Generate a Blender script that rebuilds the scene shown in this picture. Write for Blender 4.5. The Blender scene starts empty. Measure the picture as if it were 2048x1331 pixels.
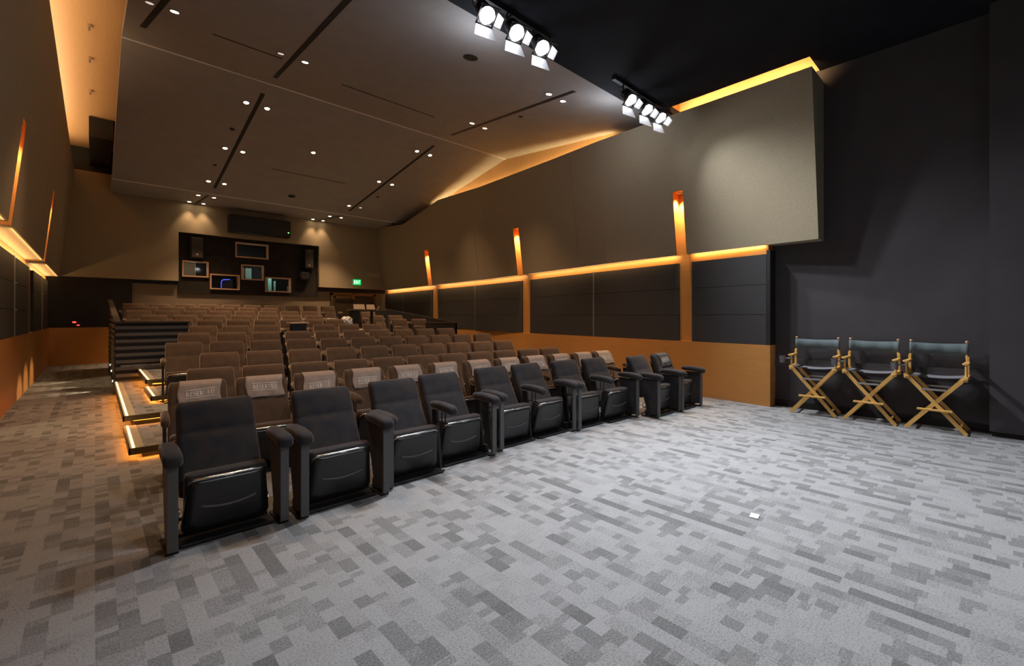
import bpy, bmesh, math, random
from mathutils import Vector, Matrix
random.seed(7)
SC = bpy.context.scene
COL = SC.collection
PI = math.pi
rad = math.radians

# ------------------------------------------------------------------ camera
cam_d = bpy.data.cameras.new('camera')
cam = bpy.data.objects.new('camera', cam_d)
COL.objects.link(cam)
cam.location = (0, 0, 1.5)
cam.rotation_euler = (PI / 2, 0, rad(-42.82))
cam_d.sensor_width = 36.0
cam_d.lens = 900.0 / 2048 * 36.0
cam_d.shift_y = -33.5 / 2048
cam_d.clip_start = 0.05
SC.camera = cam

# ------------------------------------------------------------------ world, exposure
w = bpy.data.worlds.new('world')
SC.world = w
w.use_nodes = True
w.node_tree.nodes['Background'].inputs[0].default_value = (0.5, 0.45, 0.4, 1)
w.node_tree.nodes['Background'].inputs[1].default_value = 0.02
SC.view_settings.view_transform = 'Standard'
SC.view_settings.look = 'None'
SC.view_settings.exposure = 0.35
SC.view_settings.gamma = 1.0
SC.view_settings.use_curve_mapping = False

P_DOWN = 260.0       # ceiling downlights
P_STAGE = 450.0     # stage fixtures
P_COVE = 1.0        # cove strips multiplier
WARM = (1.0, 0.62, 0.34)
AMBER = (1.0, 0.60, 0.25)
COOL = (0.93, 0.96, 1.0)


def lamp(name, kind, loc, power, color, parent=None, **kw):
    d = bpy.data.lights.new(name, kind)
    d.energy = power
    d.color = color
    o = bpy.data.objects.new(name, d)
    COL.objects.link(o)
    o.location = loc
    for k, v in kw.items():
        if k == 'rot':
            o.rotation_euler = v
        elif k == 'aim':
            o.rotation_euler = Vector(v).to_track_quat('-Z', 'Y').to_euler()
        else:
            setattr(d, k, v)
    if parent is not None:
        o.parent = parent
    return o


# ------------------------------------------------------------------ materials
def mat(name, color, rough=0.6, metal=0.0, emit=None, estr=0.0, sheen=0.0, spec=0.5, coat=0.0):
    m = bpy.data.materials.new(name)
    m.use_nodes = True
    b = m.node_tree.nodes['Principled BSDF']
    b.inputs['Base Color'].default_value = (*color, 1)
    b.inputs['Roughness'].default_value = rough
    b.inputs['Metallic'].default_value = metal
    b.inputs['Specular IOR Level'].default_value = spec
    if sheen:
        b.inputs['Sheen Weight'].default_value = sheen
        b.inputs['Sheen Roughness'].default_value = 0.35
        b.inputs['Sheen Tint'].default_value = (0.85, 0.72, 0.62, 1)
    if coat:
        b.inputs['Coat Weight'].default_value = coat
    if emit:
        b.inputs['Emission Color'].default_value = (*emit, 1)
        b.inputs['Emission Strength'].default_value = estr
    return m


def noisy(name, c1, c2, scale=(20, 20, 20), rough=0.7, bump=0.0, sheen=0.0, detail=4, spec=0.4, coords='Object', bscale=None):
    m = mat(name, c1, rough, sheen=sheen, spec=spec)
    nt = m.node_tree
    N, L = nt.nodes, nt.links
    b = N['Principled BSDF']
    tc = N.new('ShaderNodeTexCoord')
    mp = N.new('ShaderNodeMapping')
    mp.inputs['Scale'].default_value = scale
    nz = N.new('ShaderNodeTexNoise')
    nz.inputs['Scale'].default_value = 1.0
    nz.inputs['Detail'].default_value = detail
    rp = N.new('ShaderNodeValToRGB')
    rp.color_ramp.elements[0].position = 0.35
    rp.color_ramp.elements[0].color = (*c1, 1)
    rp.color_ramp.elements[1].position = 0.65
    rp.color_ramp.elements[1].color = (*c2, 1)
    L.new(tc.outputs[coords], mp.inputs[0])
    L.new(mp.outputs[0], nz.inputs['Vector'])
    L.new(nz.outputs['Fac'], rp.inputs[0])
    L.new(rp.outputs[0], b.inputs['Base Color'])
    if bump:
        n2 = N.new('ShaderNodeTexNoise')
        n2.inputs['Scale'].default_value = bscale or 300
        n2.inputs['Detail'].default_value = 3
        bp = N.new('ShaderNodeBump')
        bp.inputs['Strength'].default_value = bump
        bp.inputs['Distance'].default_value = 0.002
        L.new(tc.outputs[coords], n2.inputs['Vector'])
        L.new(n2.outputs['Fac'], bp.inputs['Height'])
        L.new(bp.outputs[0], b.inputs['Normal'])
    return m


def carpet_mat():
    m = bpy.data.materials.new('block_carpet')
    m.use_nodes = True
    nt = m.node_tree
    N, L = nt.nodes, nt.links
    b = N['Principled BSDF']
    b.inputs['Roughness'].default_value = 0.95
    b.inputs['Specular IOR Level'].default_value = 0.15
    tc = N.new('ShaderNodeTexCoord')
    sp = N.new('ShaderNodeSeparateXYZ')
    L.new(tc.outputs['Object'], sp.inputs[0])

    def M(op, a, b_=None, c=None):
        n = N.new('ShaderNodeMath')
        n.operation = op
        for i, v in enumerate((a, b_, c)):
            if v is None:
                continue
            if isinstance(v, (int, float)):
                n.inputs[i].default_value = v
            else:
                L.new(v, n.inputs[i])
        return n.outputs[0]

    def WN(x, y, z=0.0):
        c = N.new('ShaderNodeCombineXYZ')
        for i, v in enumerate((x, y, z)):
            if isinstance(v, (int, float)):
                c.inputs[i].default_value = v
            else:
                L.new(v, c.inputs[i])
        n = N.new('ShaderNodeTexWhiteNoise')
        n.noise_dimensions = '3D'
        L.new(c.outputs[0], n.inputs[0])
        return n.outputs['Value']
    X, Y = sp.outputs[0], sp.outputs[1]
    col = M('FLOOR', M('DIVIDE', X, 0.083))
    off = WN(col, 3.0)
    # long cells and short cells of each strip
    cL = M('FLOOR', M('ADD', M('DIVIDE', Y, 0.155), M('MULTIPLY', off, 7.0)))
    cS = M('FLOOR', M('ADD', M('DIVIDE', Y, 0.095), M('MULTIPLY', off, 13.0)))
    vL = WN(col, cL, 1.0)
    vS = WN(col, cS, 2.0)
    cT = M('FLOOR', M('ADD', M('DIVIDE', Y, 0.048), M('MULTIPLY', off, 29.0)))
    vT = WN(col, cT, 4.0)
    cls = M('FLOOR', M('ADD', M('MODULO', M('ADD', col, 300.0), 3.0), 0.5))
    # strip classes: 0 busy, 1 medium, 2 nearly plain
    busy = M('SUBTRACT', 1.0, M('MULTIPLY', cls, 0.36))
    dark1 = M('GREATER_THAN', vL, M('ADD', 0.80, M('MULTIPLY', cls, 0.06)))
    dark2 = M('GREATER_THAN', vS, M('ADD', 0.80, M('MULTIPLY', cls, 0.055)))
    dark3 = M('GREATER_THAN', vT, 0.93)
    mid = M('GREATER_THAN', vL, 0.45)
    dk = M('MAXIMUM', M('MAXIMUM', dark1, M('MULTIPLY', dark2, 0.85)), M('MULTIPLY', dark3, 0.7))
    dk = M('MULTIPLY', dk, M('ADD', 0.62, M('MULTIPLY', busy, 0.38)))
    md = M('MULTIPLY', mid, busy)
    val = M('SUBTRACT', 1.0, M('MAXIMUM', M('MULTIPLY', dk, 0.50), M('MULTIPLY', md, 0.22)))
    val = M('MULTIPLY', val, M('ADD', 0.88, M('MULTIPLY', vS, 0.16)))
    # ribs along the strips in half the cells, fine mottling everywhere
    rib = M('SINE', M('MULTIPLY', X, 2 * PI / 0.0069))
    ribon = M('GREATER_THAN', WN(col, cL, 5.0), 0.35)
    ribv = M('MULTIPLY', M('MULTIPLY', rib, ribon), 0.13)
    nz = N.new('ShaderNodeTexNoise')
    nz.inputs['Scale'].default_value = 95
    nz.inputs['Detail'].default_value = 5
    nz.inputs['Roughness'].default_value = 0.75
    L.new(tc.outputs['Object'], nz.inputs['Vector'])
    mot = M('MULTIPLY', M('SUBTRACT', nz.outputs['Fac'], 0.5), 2.6)
    val = M('MULTIPLY', val, M('ADD', M('ADD', 1.0, ribv), mot))
    big = N.new('ShaderNodeTexNoise')
    big.inputs['Scale'].default_value = 0.9
    L.new(tc.outputs['Object'], big.inputs['Vector'])
    val = M('MULTIPLY', val, M('ADD', 0.9, M('MULTIPLY', big.outputs['Fac'], 0.2)))
    mix = N.new('ShaderNodeMix')
    mix.data_type = 'RGBA'
    mix.inputs['A'].default_value = (0.0, 0.0, 0.0, 1)
    mix.inputs['B'].default_value = (0.305, 0.307, 0.315, 1)
    L.new(val, mix.inputs['Factor'])
    L.new(mix.outputs['Result'], b.inputs['Base Color'])
    bp = N.new('ShaderNodeBump')
    bp.inputs['Strength'].default_value = 0.25
    bp.inputs['Distance'].default_value = 0.003
    L.new(nz.outputs['Fac'], bp.inputs['Height'])
    L.new(bp.outputs[0], b.inputs['Normal'])
    return m


M_CARPET = carpet_mat()
M_CEIL = noisy('light_ceiling_paint', (0.31, 0.30, 0.295), (0.34, 0.325, 0.32), (3, 3, 3), 0.6)
M_DARKCEIL = noisy('dark_ceiling_paint', (0.014, 0.016, 0.021), (0.018, 0.020, 0.026), (2, 2, 2), 0.85, spec=0.15)
M_BEIGE = noisy('beige_wall_fabric', (0.32, 0.270, 0.185), (0.36, 0.305, 0.21), (40, 40, 40), 0.85, bump=0.1)
M_TAUPE = noisy('taupe_wall_fabric', (0.22, 0.18, 0.125), (0.26, 0.21, 0.15), (2, 2, 30), 0.85, bump=0.1)
M_TAUPED = mat('dark_taupe_paint', (0.06, 0.045, 0.03), 0.8)
M_WOOD = noisy('amber_wood_veneer_glow', (0.60, 0.36, 0.17), (0.64, 0.39, 0.19), (60, 2.5, 2.5), 0.42, detail=6)  # lighter copy of the veneer, cove glow put into its colour
M_WOODH = noisy('amber_wood_veneer_level', (0.49, 0.225, 0.062), (0.55, 0.255, 0.074), (3, 3, 60), 0.42, detail=6)
M_FABRIC = noisy('charcoal_panel_fabric', (0.034, 0.033, 0.035), (0.046, 0.044, 0.045), (15, 15, 300), 0.9, bump=0.1)
M_DARKWALL = noisy('dark_stage_wall_paint', (0.056, 0.052, 0.058), (0.064, 0.060, 0.066), (3, 3, 3), 0.75)
M_BLACK = mat('matte_black', (0.010, 0.010, 0.011), 0.6)
M_BLACKGLOSS = mat('black_plastic', (0.014, 0.014, 0.016), 0.33, spec=0.6)
M_POST = mat('grey_post_plastic', (0.09, 0.09, 0.095), 0.5)
M_VELVET = noisy('velvet_warm_lit', (0.082, 0.053, 0.035), (0.100, 0.066, 0.045), (9, 9, 9), 0.85, sheen=1.0, spec=0.2, detail=3)  # same velvet as the front row, warm light put into its colour
M_VELVET_COOL = noisy('velvet_cool_lit', (0.024, 0.025, 0.031), (0.042, 0.036, 0.035), (9, 9, 9), 0.85, sheen=0.35, spec=0.2, detail=3)  # same velvet as the rows behind, cool dim light put into its colour
M_CHROME = mat('chrome_trim', (0.75, 0.75, 0.76), 0.22, metal=1.0)
M_STEEL = mat('brushed_seam_metal', (0.42, 0.41, 0.40), 0.4, metal=0.8)
M_COVER = noisy('taupe_cover_cloth', (0.35, 0.285, 0.25), (0.40, 0.325, 0.29), (30, 30, 30), 0.8, bump=0.2)
M_COVERD = noisy('charcoal_cover_cloth', (0.06, 0.055, 0.055), (0.08, 0.072, 0.07), (30, 30, 30), 0.8, bump=0.2)
M_WHITE = mat('white_print', (0.92, 0.91, 0.88), 0.7)
M_PINE = noisy('honey_beech', (0.66, 0.38, 0.10), (0.74, 0.44, 0.13), (90, 90, 6), 0.4, detail=6)
M_CANVAS = noisy('slate_green_canvas', (0.105, 0.140, 0.150), (0.125, 0.165, 0.175), (60, 60, 60), 0.8, bump=0.2)
M_SEATCANVAS = noisy('grey_canvas', (0.17, 0.17, 0.19), (0.20, 0.20, 0.22), (60, 60, 60), 0.8)
M_SLAT = mat('slate_slat_paint', (0.10, 0.10, 0.105), 0.6)
M_LED = mat('warm_led', (1, 0.8, 0.6), 0.5, emit=(1.0, 0.74, 0.45), estr=22)
M_LEDW = mat('step_led', (1, 0.8, 0.6), 0.5, emit=(1.0, 0.72, 0.36), estr=1.5)
M_LEDO = mat('amber_led', (1, 0.4, 0.1), 0.5, emit=(1.0, 0.28, 0.03), estr=6)
M_LENS = mat('stage_lens', (1, 1, 1), 0.5, emit=(0.95, 0.98, 1.0), estr=40)
M_TRIMW = mat('pale_metal_trim', (0.85, 0.84, 0.82), 0.5)
M_RIM = mat('light_trim_ring', (0.30, 0.28, 0.26), 0.5)
M_SLOTD = mat('slot_shadow_gap', (0.008, 0.010, 0.014), 0.6)
M_TREAD = noisy('pale_tread_edge', (0.42, 0.37, 0.28), (0.48, 0.42, 0.32), (80, 80, 80), 0.7)
M_GREEN = mat('exit_green', (0.02, 0.35, 0.10), 0.5, emit=(0.0, 0.55, 0.13), estr=0.9)
M_EXITL = mat('exit_letter', (0.9, 1, 0.9), 0.5, emit=(0.7, 1.0, 0.8), estr=0.75)
M_RED = mat('red_pilot', (0.5, 0, 0), 0.5, emit=(1.0, 0.03, 0.02), estr=6)
M_GPILOT = mat('green_pilot', (0, 0.5, 0), 0.5, emit=(0.1, 1.0, 0.1), estr=4)
M_BLUE = mat('blue_led', (0, 0, 0.5), 0.5, emit=(0.08, 0.12, 1.0), estr=2.5)
M_TEAL = mat('pale_cabinet', (0.45, 0.75, 0.68), 0.5)
M_GLASS = mat('booth_glass', (0.02, 0.02, 0.02), 0.04)
M_GLASS.node_tree.nodes['Principled BSDF'].inputs['Alpha'].default_value = 0.18
M_BEIGEPL = mat('cream_board', (0.50, 0.40, 0.27), 0.6)
M_PLASTICBAG = noisy('white_crinkled_plastic', (0.45, 0.46, 0.48), (0.75, 0.76, 0.78), (25, 25, 25), 0.35, detail=6)
M_BRONZE = mat('bronze_metal', (0.16, 0.115, 0.055), 0.35, metal=0.7)
M_CREAM = mat('cream_frame', (0.55, 0.36, 0.22), 0.6)


# ------------------------------------------------------------------ helpers
def obj(name, bm, m, parent=None, smooth=False, fix=True):
    if fix:
        bmesh.ops.recalc_face_normals(bm, faces=bm.faces)
    me = bpy.data.meshes.new(name)
    bm.to_mesh(me)
    bm.free()
    ms = m if isinstance(m, (list, tuple)) else [m]
    for x in ms:
        me.materials.append(x)
    if smooth:
        for p in me.polygons:
            p.use_smooth = True
    o = bpy.data.objects.new(name, me)
    COL.objects.link(o)
    if parent is not None:
        o.parent = parent
    return o


def struct(o):
    o['kind'] = 'structure'
    return o


def tag(o, label, cat, group=None):
    o['label'] = label
    o['category'] = cat
    if group:
        o['group'] = group
    return o


def thing(name, label, cat, loc=(0, 0, 0), rz=0, group=None):
    o = bpy.data.objects.new(name, None)
    COL.objects.link(o)
    o.location = loc
    o.rotation_euler = (0, 0, rz)
    return tag(o, label, cat, group)


def dup(root, loc, rz, label, group=None):
    r = root.copy()
    COL.objects.link(r)
    r.location = loc
    r.rotation_euler = (0, 0, rz)
    r['label'] = label
    if group:
        r['group'] = group
    for ch in list(root.children):
        c = ch.copy()
        COL.objects.link(c)
        c.parent = r
        for g in list(ch.children):
            d = g.copy()
            COL.objects.link(d)
            d.parent = c
    return r


def NB():
    return bmesh.new()


def box(bm, x0, x1, y0, y1, z0, z1, mi=0, bev=0.0):
    vs = [bm.verts.new((x, y, z)) for z in (z0, z1) for y in (y0, y1) for x in (x0, x1)]
    fs = [bm.faces.new([vs[i] for i in f]) for f in
          ((0, 1, 3, 2), (4, 6, 7, 5), (0, 4, 5, 1), (2, 3, 7, 6), (0, 2, 6, 4), (1, 5, 7, 3))]
    for f in fs:
        f.material_index = mi
    if bev:
        es = list({e for f in fs for e in f.edges})
        bmesh.ops.bevel(bm, geom=es, offset=bev, segments=2, affect='EDGES', profile=0.5)
    return fs


def hexa(bm, pts, mi=0):
    """eight points: bottom ring of four, top ring of four"""
    vs = [bm.verts.new(p) for p in pts]
    for f in ((3, 2, 1, 0), (4, 5, 6, 7), (0, 1, 5, 4), (1, 2, 6, 5), (2, 3, 7, 6), (3, 0, 4, 7)):
        bm.faces.new([vs[i] for i in f]).material_index = mi


def prism(bm, pts, axis, a, b, mi=0):
    def P3(p, t):
        if axis == 'x':
            return (t, p[0], p[1])
        if axis == 'y':
            return (p[0], t, p[1])
        return (p[0], p[1], t)
    A = [bm.verts.new(P3(p, a)) for p in pts]
    B = [bm.verts.new(P3(p, b)) for p in pts]
    n = len(pts)
    fs = [bm.faces.new(A), bm.faces.new(B)]
    for i in range(n):
        fs.append(bm.faces.new((A[i], A[(i + 1) % n], B[(i + 1) % n], B[i])))
    for f in fs:
        f.material_index = mi


def loft(bm, rings, mi=0, closed_caps=True):
    R = [[bm.verts.new(p) for p in r] for r in rings]
    n = len(R[0])
    for a, b in zip(R, R[1:]):
        for i in range(n):
            bm.faces.new((a[i], a[(i + 1) % n], b[(i + 1) % n], b[i])).material_index = mi
    if closed_caps:
        bm.faces.new(R[0]).material_index = mi
        bm.faces.new(list(reversed(R[-1]))).material_index = mi


def rrect(w_, h_, r, n=4):
    """rounded rectangle outline, centred"""
    pts = []
    r = min(r, w_ / 2 - 1e-4, h_ / 2 - 1e-4)
    for cx, cy, a0 in ((w_ / 2 - r, h_ / 2 - r, 0), (-w_ / 2 + r, h_ / 2 - r, 90), (-w_ / 2 + r, -h_ / 2 + r, 180), (w_ / 2 - r, -h_ / 2 + r, 270)):
        for k in range(n + 1):
            a = rad(a0 + 90 * k / n)
            pts.append((cx + r * math.cos(a), cy + r * math.sin(a)))
    return pts


def tube(bm, p0, p1, r0, r1=None, n=12, mi=0):
    r1 = r0 if r1 is None else r1
    p0, p1 = Vector(p0), Vector(p1)
    d = (p1 - p0).normalized()
    q = d.to_track_quat('Z', 'Y')
    rings = []
    for p, r in ((p0, r0), (p1, r1)):
        rings.append([tuple(p + q @ Vector((r * math.cos(2 * PI * k / n), r * math.sin(2 * PI * k / n), 0))) for k in range(n)])
    loft(bm, rings, mi)


def path_tube(bm, pts, r, n=8, mi=0, flat=1.0):
    pts = [Vector(p) for p in pts]
    rings = []
    for i, p in enumerate(pts):
        d = (pts[min(i + 1, len(pts) - 1)] - pts[max(i - 1, 0)]).normalized()
        q = d.to_track_quat('Z', 'Y')
        rings.append([tuple(p + q @ Vector((r * math.cos(2 * PI * k / n), flat * r * math.sin(2 * PI * k / n), 0))) for k in range(n)])
    loft(bm, rings, mi)


def lathe(bm, prof, c=(0, 0, 0), n=24, mi=0):
    rings = [[(c[0] + r * math.cos(2 * PI * k / n), c[1] + r * math.sin(2 * PI * k / n), c[2] + z) for k in range(n)] for r, z in prof]
    loft(bm, rings, mi)


def beam(bm, p0, p1, wx, wy, up=(0, 0, 1), mi=0):
    """rectangular bar between two points; wy measured along 'up' projected"""
    p0, p1 = Vector(p0), Vector(p1)
    d = (p1 - p0).normalized()
    u = Vector(up)
    s = d.cross(u).normalized() * (wx / 2)
    t = s.cross(d).normalized() * (wy / 2)
    ring = lambda p: [tuple(p + s + t), tuple(p - s + t), tuple(p - s - t), tuple(p + s - t)]
    loft(bm, [ring(p0), ring(p1)], mi)


def lerpk(k, y):
    for (a, b), (c, d) in zip(k, k[1:]):
        if y <= c:
            return b + (d - b) * (y - a) / (c - a)
    return k[-1][1]


def holed_wall(bm, x0, x1, z0, z1, ya, yb, holes, mi=0):
    """slab in the xz plane between ya and yb with rectangular holes (x0,x1,z0,z1)"""
    xs = sorted({x0, x1, *[h[0] for h in holes], *[h[1] for h in holes]})
    zs = sorted({z0, z1, *[h[2] for h in holes], *[h[3] for h in holes]})
    for xa, xb in zip(xs, xs[1:]):
        for za, zb in zip(zs, zs[1:]):
            cx, cz = (xa + xb) / 2, (za + zb) / 2
            if any(h[0] < cx < h[1] and h[2] < cz < h[3] for h in holes):
                continue
            box(bm, xa, xb, ya, yb, za, zb, mi)
    bmesh.ops.remove_doubles(bm, verts=bm.verts, dist=1e-5)


# ================================================================== ROOM SHELL
bm = NB()
box(bm, -1.3, 10.6, -5.2, 21.5, -0.15, 0.0)
struct(obj('floor', bm, M_CARPET))

# right wall line of the wood wall, of the overhanging panels, and of the wall above them
WOOD = [(2.6, 8.25), (6, 8.65), (11, 9.45), (19.5, 10.0)]
FACE = [(1.87, 8.15), (6, 8.5), (11, 9.25), (19.5, 9.85)]
FTOP = [(1.87, 5.2), (4.2, 5.29), (7.6, 5.40), (13.6, 5.66), (16.6, 5.27), (19.5, 5.55)]
UPPER = [(4.65, 8.52), (6, 8.72), (10.9, 9.84), (19.5, 9.95)]
LEAN = 0.145
Z_B = 2.69

bm = NB()
knots = [2.6, 4, 6, 8.5, 11, 14, 17, 19.5]
for a, b in zip(knots, knots[1:]):
    xa, xb = lerpk(WOOD, a), lerpk(WOOD, b)
    hexa(bm, [(xa, a, 0), (xb, b, 0), (xb + .4, b, 0), (xa + .4, a, 0), (xa, a, 5.05), (xb, b, 5.05), (xb + .4, b, 5.05), (xa + .4, a, 5.05)])
struct(obj('wall_right', bm, M_WOODH))
bm = NB()
ku = [4.65, 6, 8.5, 10.9, 14, 17, 19.5]
for a, b in zip(ku, ku[1:]):
    xa, xb = lerpk(UPPER, a), lerpk(UPPER, b)
    hexa(bm, [(xa, a, 5.05), (xb, b, 5.05), (xb + .3, b, 5.05), (xa + .3, a, 5.05), (xa, a, 7.1), (xb, b, 7.1), (xb + .3, b, 7.1), (xa + .3, a, 7.1)])
box(bm, 8.452, 8.8, 1.66, 4.65, 5.41, 6.2)
struct(obj('wall_right_upper', bm, M_WOOD))

# dark stage-side part of the right wall, chair rail and base board
bm = NB()
box(bm, 8.46, 8.8, -5.2, 2.6, 0, 6.2)
struct(obj('wall_stage_right', bm, M_DARKWALL))
bm = NB()
box(bm, 8.435, 8.46, 0.06, 2.58, 0.66, 0.80, bev=0.004)
struct(obj('trim_1', bm, M_DARKWALL))
bm = NB()
box(bm, 8.44, 8.46, 0.06, 2.58, 0.0, 0.105, bev=0.004)
struct(obj('baseboard_right', bm, M_BLACK))
bm = NB()
box(bm, 8.20, 8.459, -5.2, 0.07, 0.065, 6.0)
struct(obj('wall_proscenium', bm, M_DARKWALL))
bm = NB()
box(bm, 8.24, 8.459, -5.2, 0.05, 0.0, 0.065)
struct(obj('baseboard_proscenium', bm, M_BLACK))

# wood wainscot proud of the wood wall
bm = NB()
for a, b in zip(knots, knots[1:]):
    xa, xb = lerpk(WOOD, a), lerpk(WOOD, b)
    hexa(bm, [(xa - .05, a, 0), (xb - .05, b, 0), (xb, b, 0), (xa, a, 0), (xa - .05, a, 1.02), (xb - .05, b, 1.10 if b > 12 else 1.02), (xb, b, 1.10 if b > 12 else 1.02), (xa, a, 1.02)])
hexa(bm, [(8.20, 2.56, 0), (8.20, 2.6, 0), (8.46, 2.6, 0), (8.46, 2.56, 0), (8.20, 2.56, 1.02), (8.20, 2.6, 1.02), (8.46, 2.6, 1.02), (8.46, 2.56, 1.02)])
struct(obj('trim_2', bm, M_WOODH))

# left wall, wainscot
bm = NB()
box(bm, -1.4, -1.07, -5.2, 19.9, 0, 7.1)
struct(obj('wall_left', bm, M_WOODH))
bm = NB()
box(bm, -1.07, -1.02, -5.2, 19.5, 0, 1.15)
struct(obj('trim_3', bm, M_WOODH))

# front wall behind the camera (dark screen wall)
bm = NB()
box(bm, -1.4, 8.8, -5.5, -5.2, 0, 6.2)
struct(obj('wall_front', bm, M_DARKWALL))

# back wall: lower part, upper part standing proud with the booth recess, corridor end
bm = NB()
holed_wall(bm, -1.4, 10.4, 0, 2.72, 19.5, 19.7, [(3.09, 3.95, 2.52, 2.72), (4.90, 5.75, 2.49, 2.72)])
struct(obj('wall_back', bm, M_TAUPE))
bm = NB()
box(bm, -1.4, 10.4, 19.5, 19.7, 6.02, 7.1)
struct(obj('wall_back_top', bm, M_BLACK))
bm = NB()
holed_wall(bm, -1.2, 10.3, 2.72, 6.02, 19.25, 19.7, [(2.12, 6.86, 2.72, 4.42)])
struct(obj('wall_back_upper', bm, M_BEIGE))
bm = NB()
box(bm, -1.07, 0.9, 19.42, 19.5, 1.15, 2.72)
struct(obj('trim_4', bm, M_BLACK))
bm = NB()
box(bm, 0.9, 2.12, 19.485, 19.5, 2.60, 2.72)  # black strip painting in the shade under the upper wall's overhang
struct(obj('shade_strip_left', bm, M_BLACK))
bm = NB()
box(bm, 6.86, 9.95, 19.485, 19.5, 2.55, 2.72)  # overhang shade as a black strip, right of the booth board
struct(obj('shade_strip_right', bm, M_BLACK))
bm = NB()
box(bm, -1.07, 0.9, 19.40, 19.5, 0, 1.15)
struct(obj('trim_5', bm, M_WOODH))

# ceilings
def ceil_z(y):
    if y <= 10.93:
        return 5.44 + 0.1894 * (y - 4.65)
    if y <= 17.5:
        return 6.63 - 0.172 * (y - 10.93)
    return 5.50 - 0.02 * (y - 17.5)


bm = NB()
prof = [4.65, 10.93, 17.5, 19.5]
LEFT_E = 0.36
top = [(y, ceil_z(y) + 0.16) for y in prof]
for a, b in zip(prof, prof[1:]):
    za, zb = ceil_z(a), ceil_z(b)
    xr = 10.2
    hexa(bm, [(LEFT_E, a, za), (xr, a, za), (xr, b, zb), (LEFT_E, b, zb), (LEFT_E, a, za + .16), (xr, a, za + .16), (xr, b, zb + .16), (LEFT_E, b, zb + .16)])
struct(obj('ceiling', bm, M_CEIL))
bm = NB()
box(bm, -1.4, 7.88, -5.5, 4.62, 5.40, 5.52)
box(bm, 7.88, 8.8, -5.5, 1.92, 5.40, 5.52)
box(bm, 7.88, 8.8, 4.25, 4.62, 5.40, 5.52)
struct(obj('ceiling_stage', bm, M_DARKCEIL))
bm = NB()
box(bm, 7.80, 8.46, 1.60, 4.30, 5.80, 5.86)
box(bm, 7.80, 7.86, 1.60, 4.30, 5.52, 5.80)
box(bm, 7.86, 8.43, 1.60, 1.66, 5.52, 5.80)
box(bm, 7.86, 8.43, 4.25, 4.30, 5.52, 5.80)
struct(obj('ceiling_cove_right', bm, M_WOODH))
bm = NB()
box(bm, -1.4, 0.9, 4.3, 19.9, 6.80, 6.9)
box(bm, -1.4, 0.9, 4.3, 4.4, 5.52, 6.8)
struct(obj('ceiling_cove_left', bm, M_WOOD))
bm = NB()
box(bm, -1.4, 10.6, -5.5, 21.5, 7.1, 7.25)
struct(obj('ceiling_roof_slab', bm, M_BLACK))
bm = NB()
box(bm, -0.12, 0.36, 16.3, 19.45, 6.25, 6.78)  # black box put in for the shaded end of the gap
tag(obj('gap_shade_box', bm, M_BLACK), 'black box put in for the dark end of the glowing gap, at the back wall', 'dark box')
# thin reveal trims on the ceiling folds
bm = NB()
box(bm, LEFT_E, 10.0, 10.905, 10.935, ceil_z(10.93) - .016, ceil_z(10.93) + .02)
struct(obj('trim_6', bm, M_TRIMW))
bm = NB()
box(bm, LEFT_E, 9.8, 17.485, 17.515, 5.484, 5.52)
struct(obj('trim_7', bm, M_TRIMW))


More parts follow.
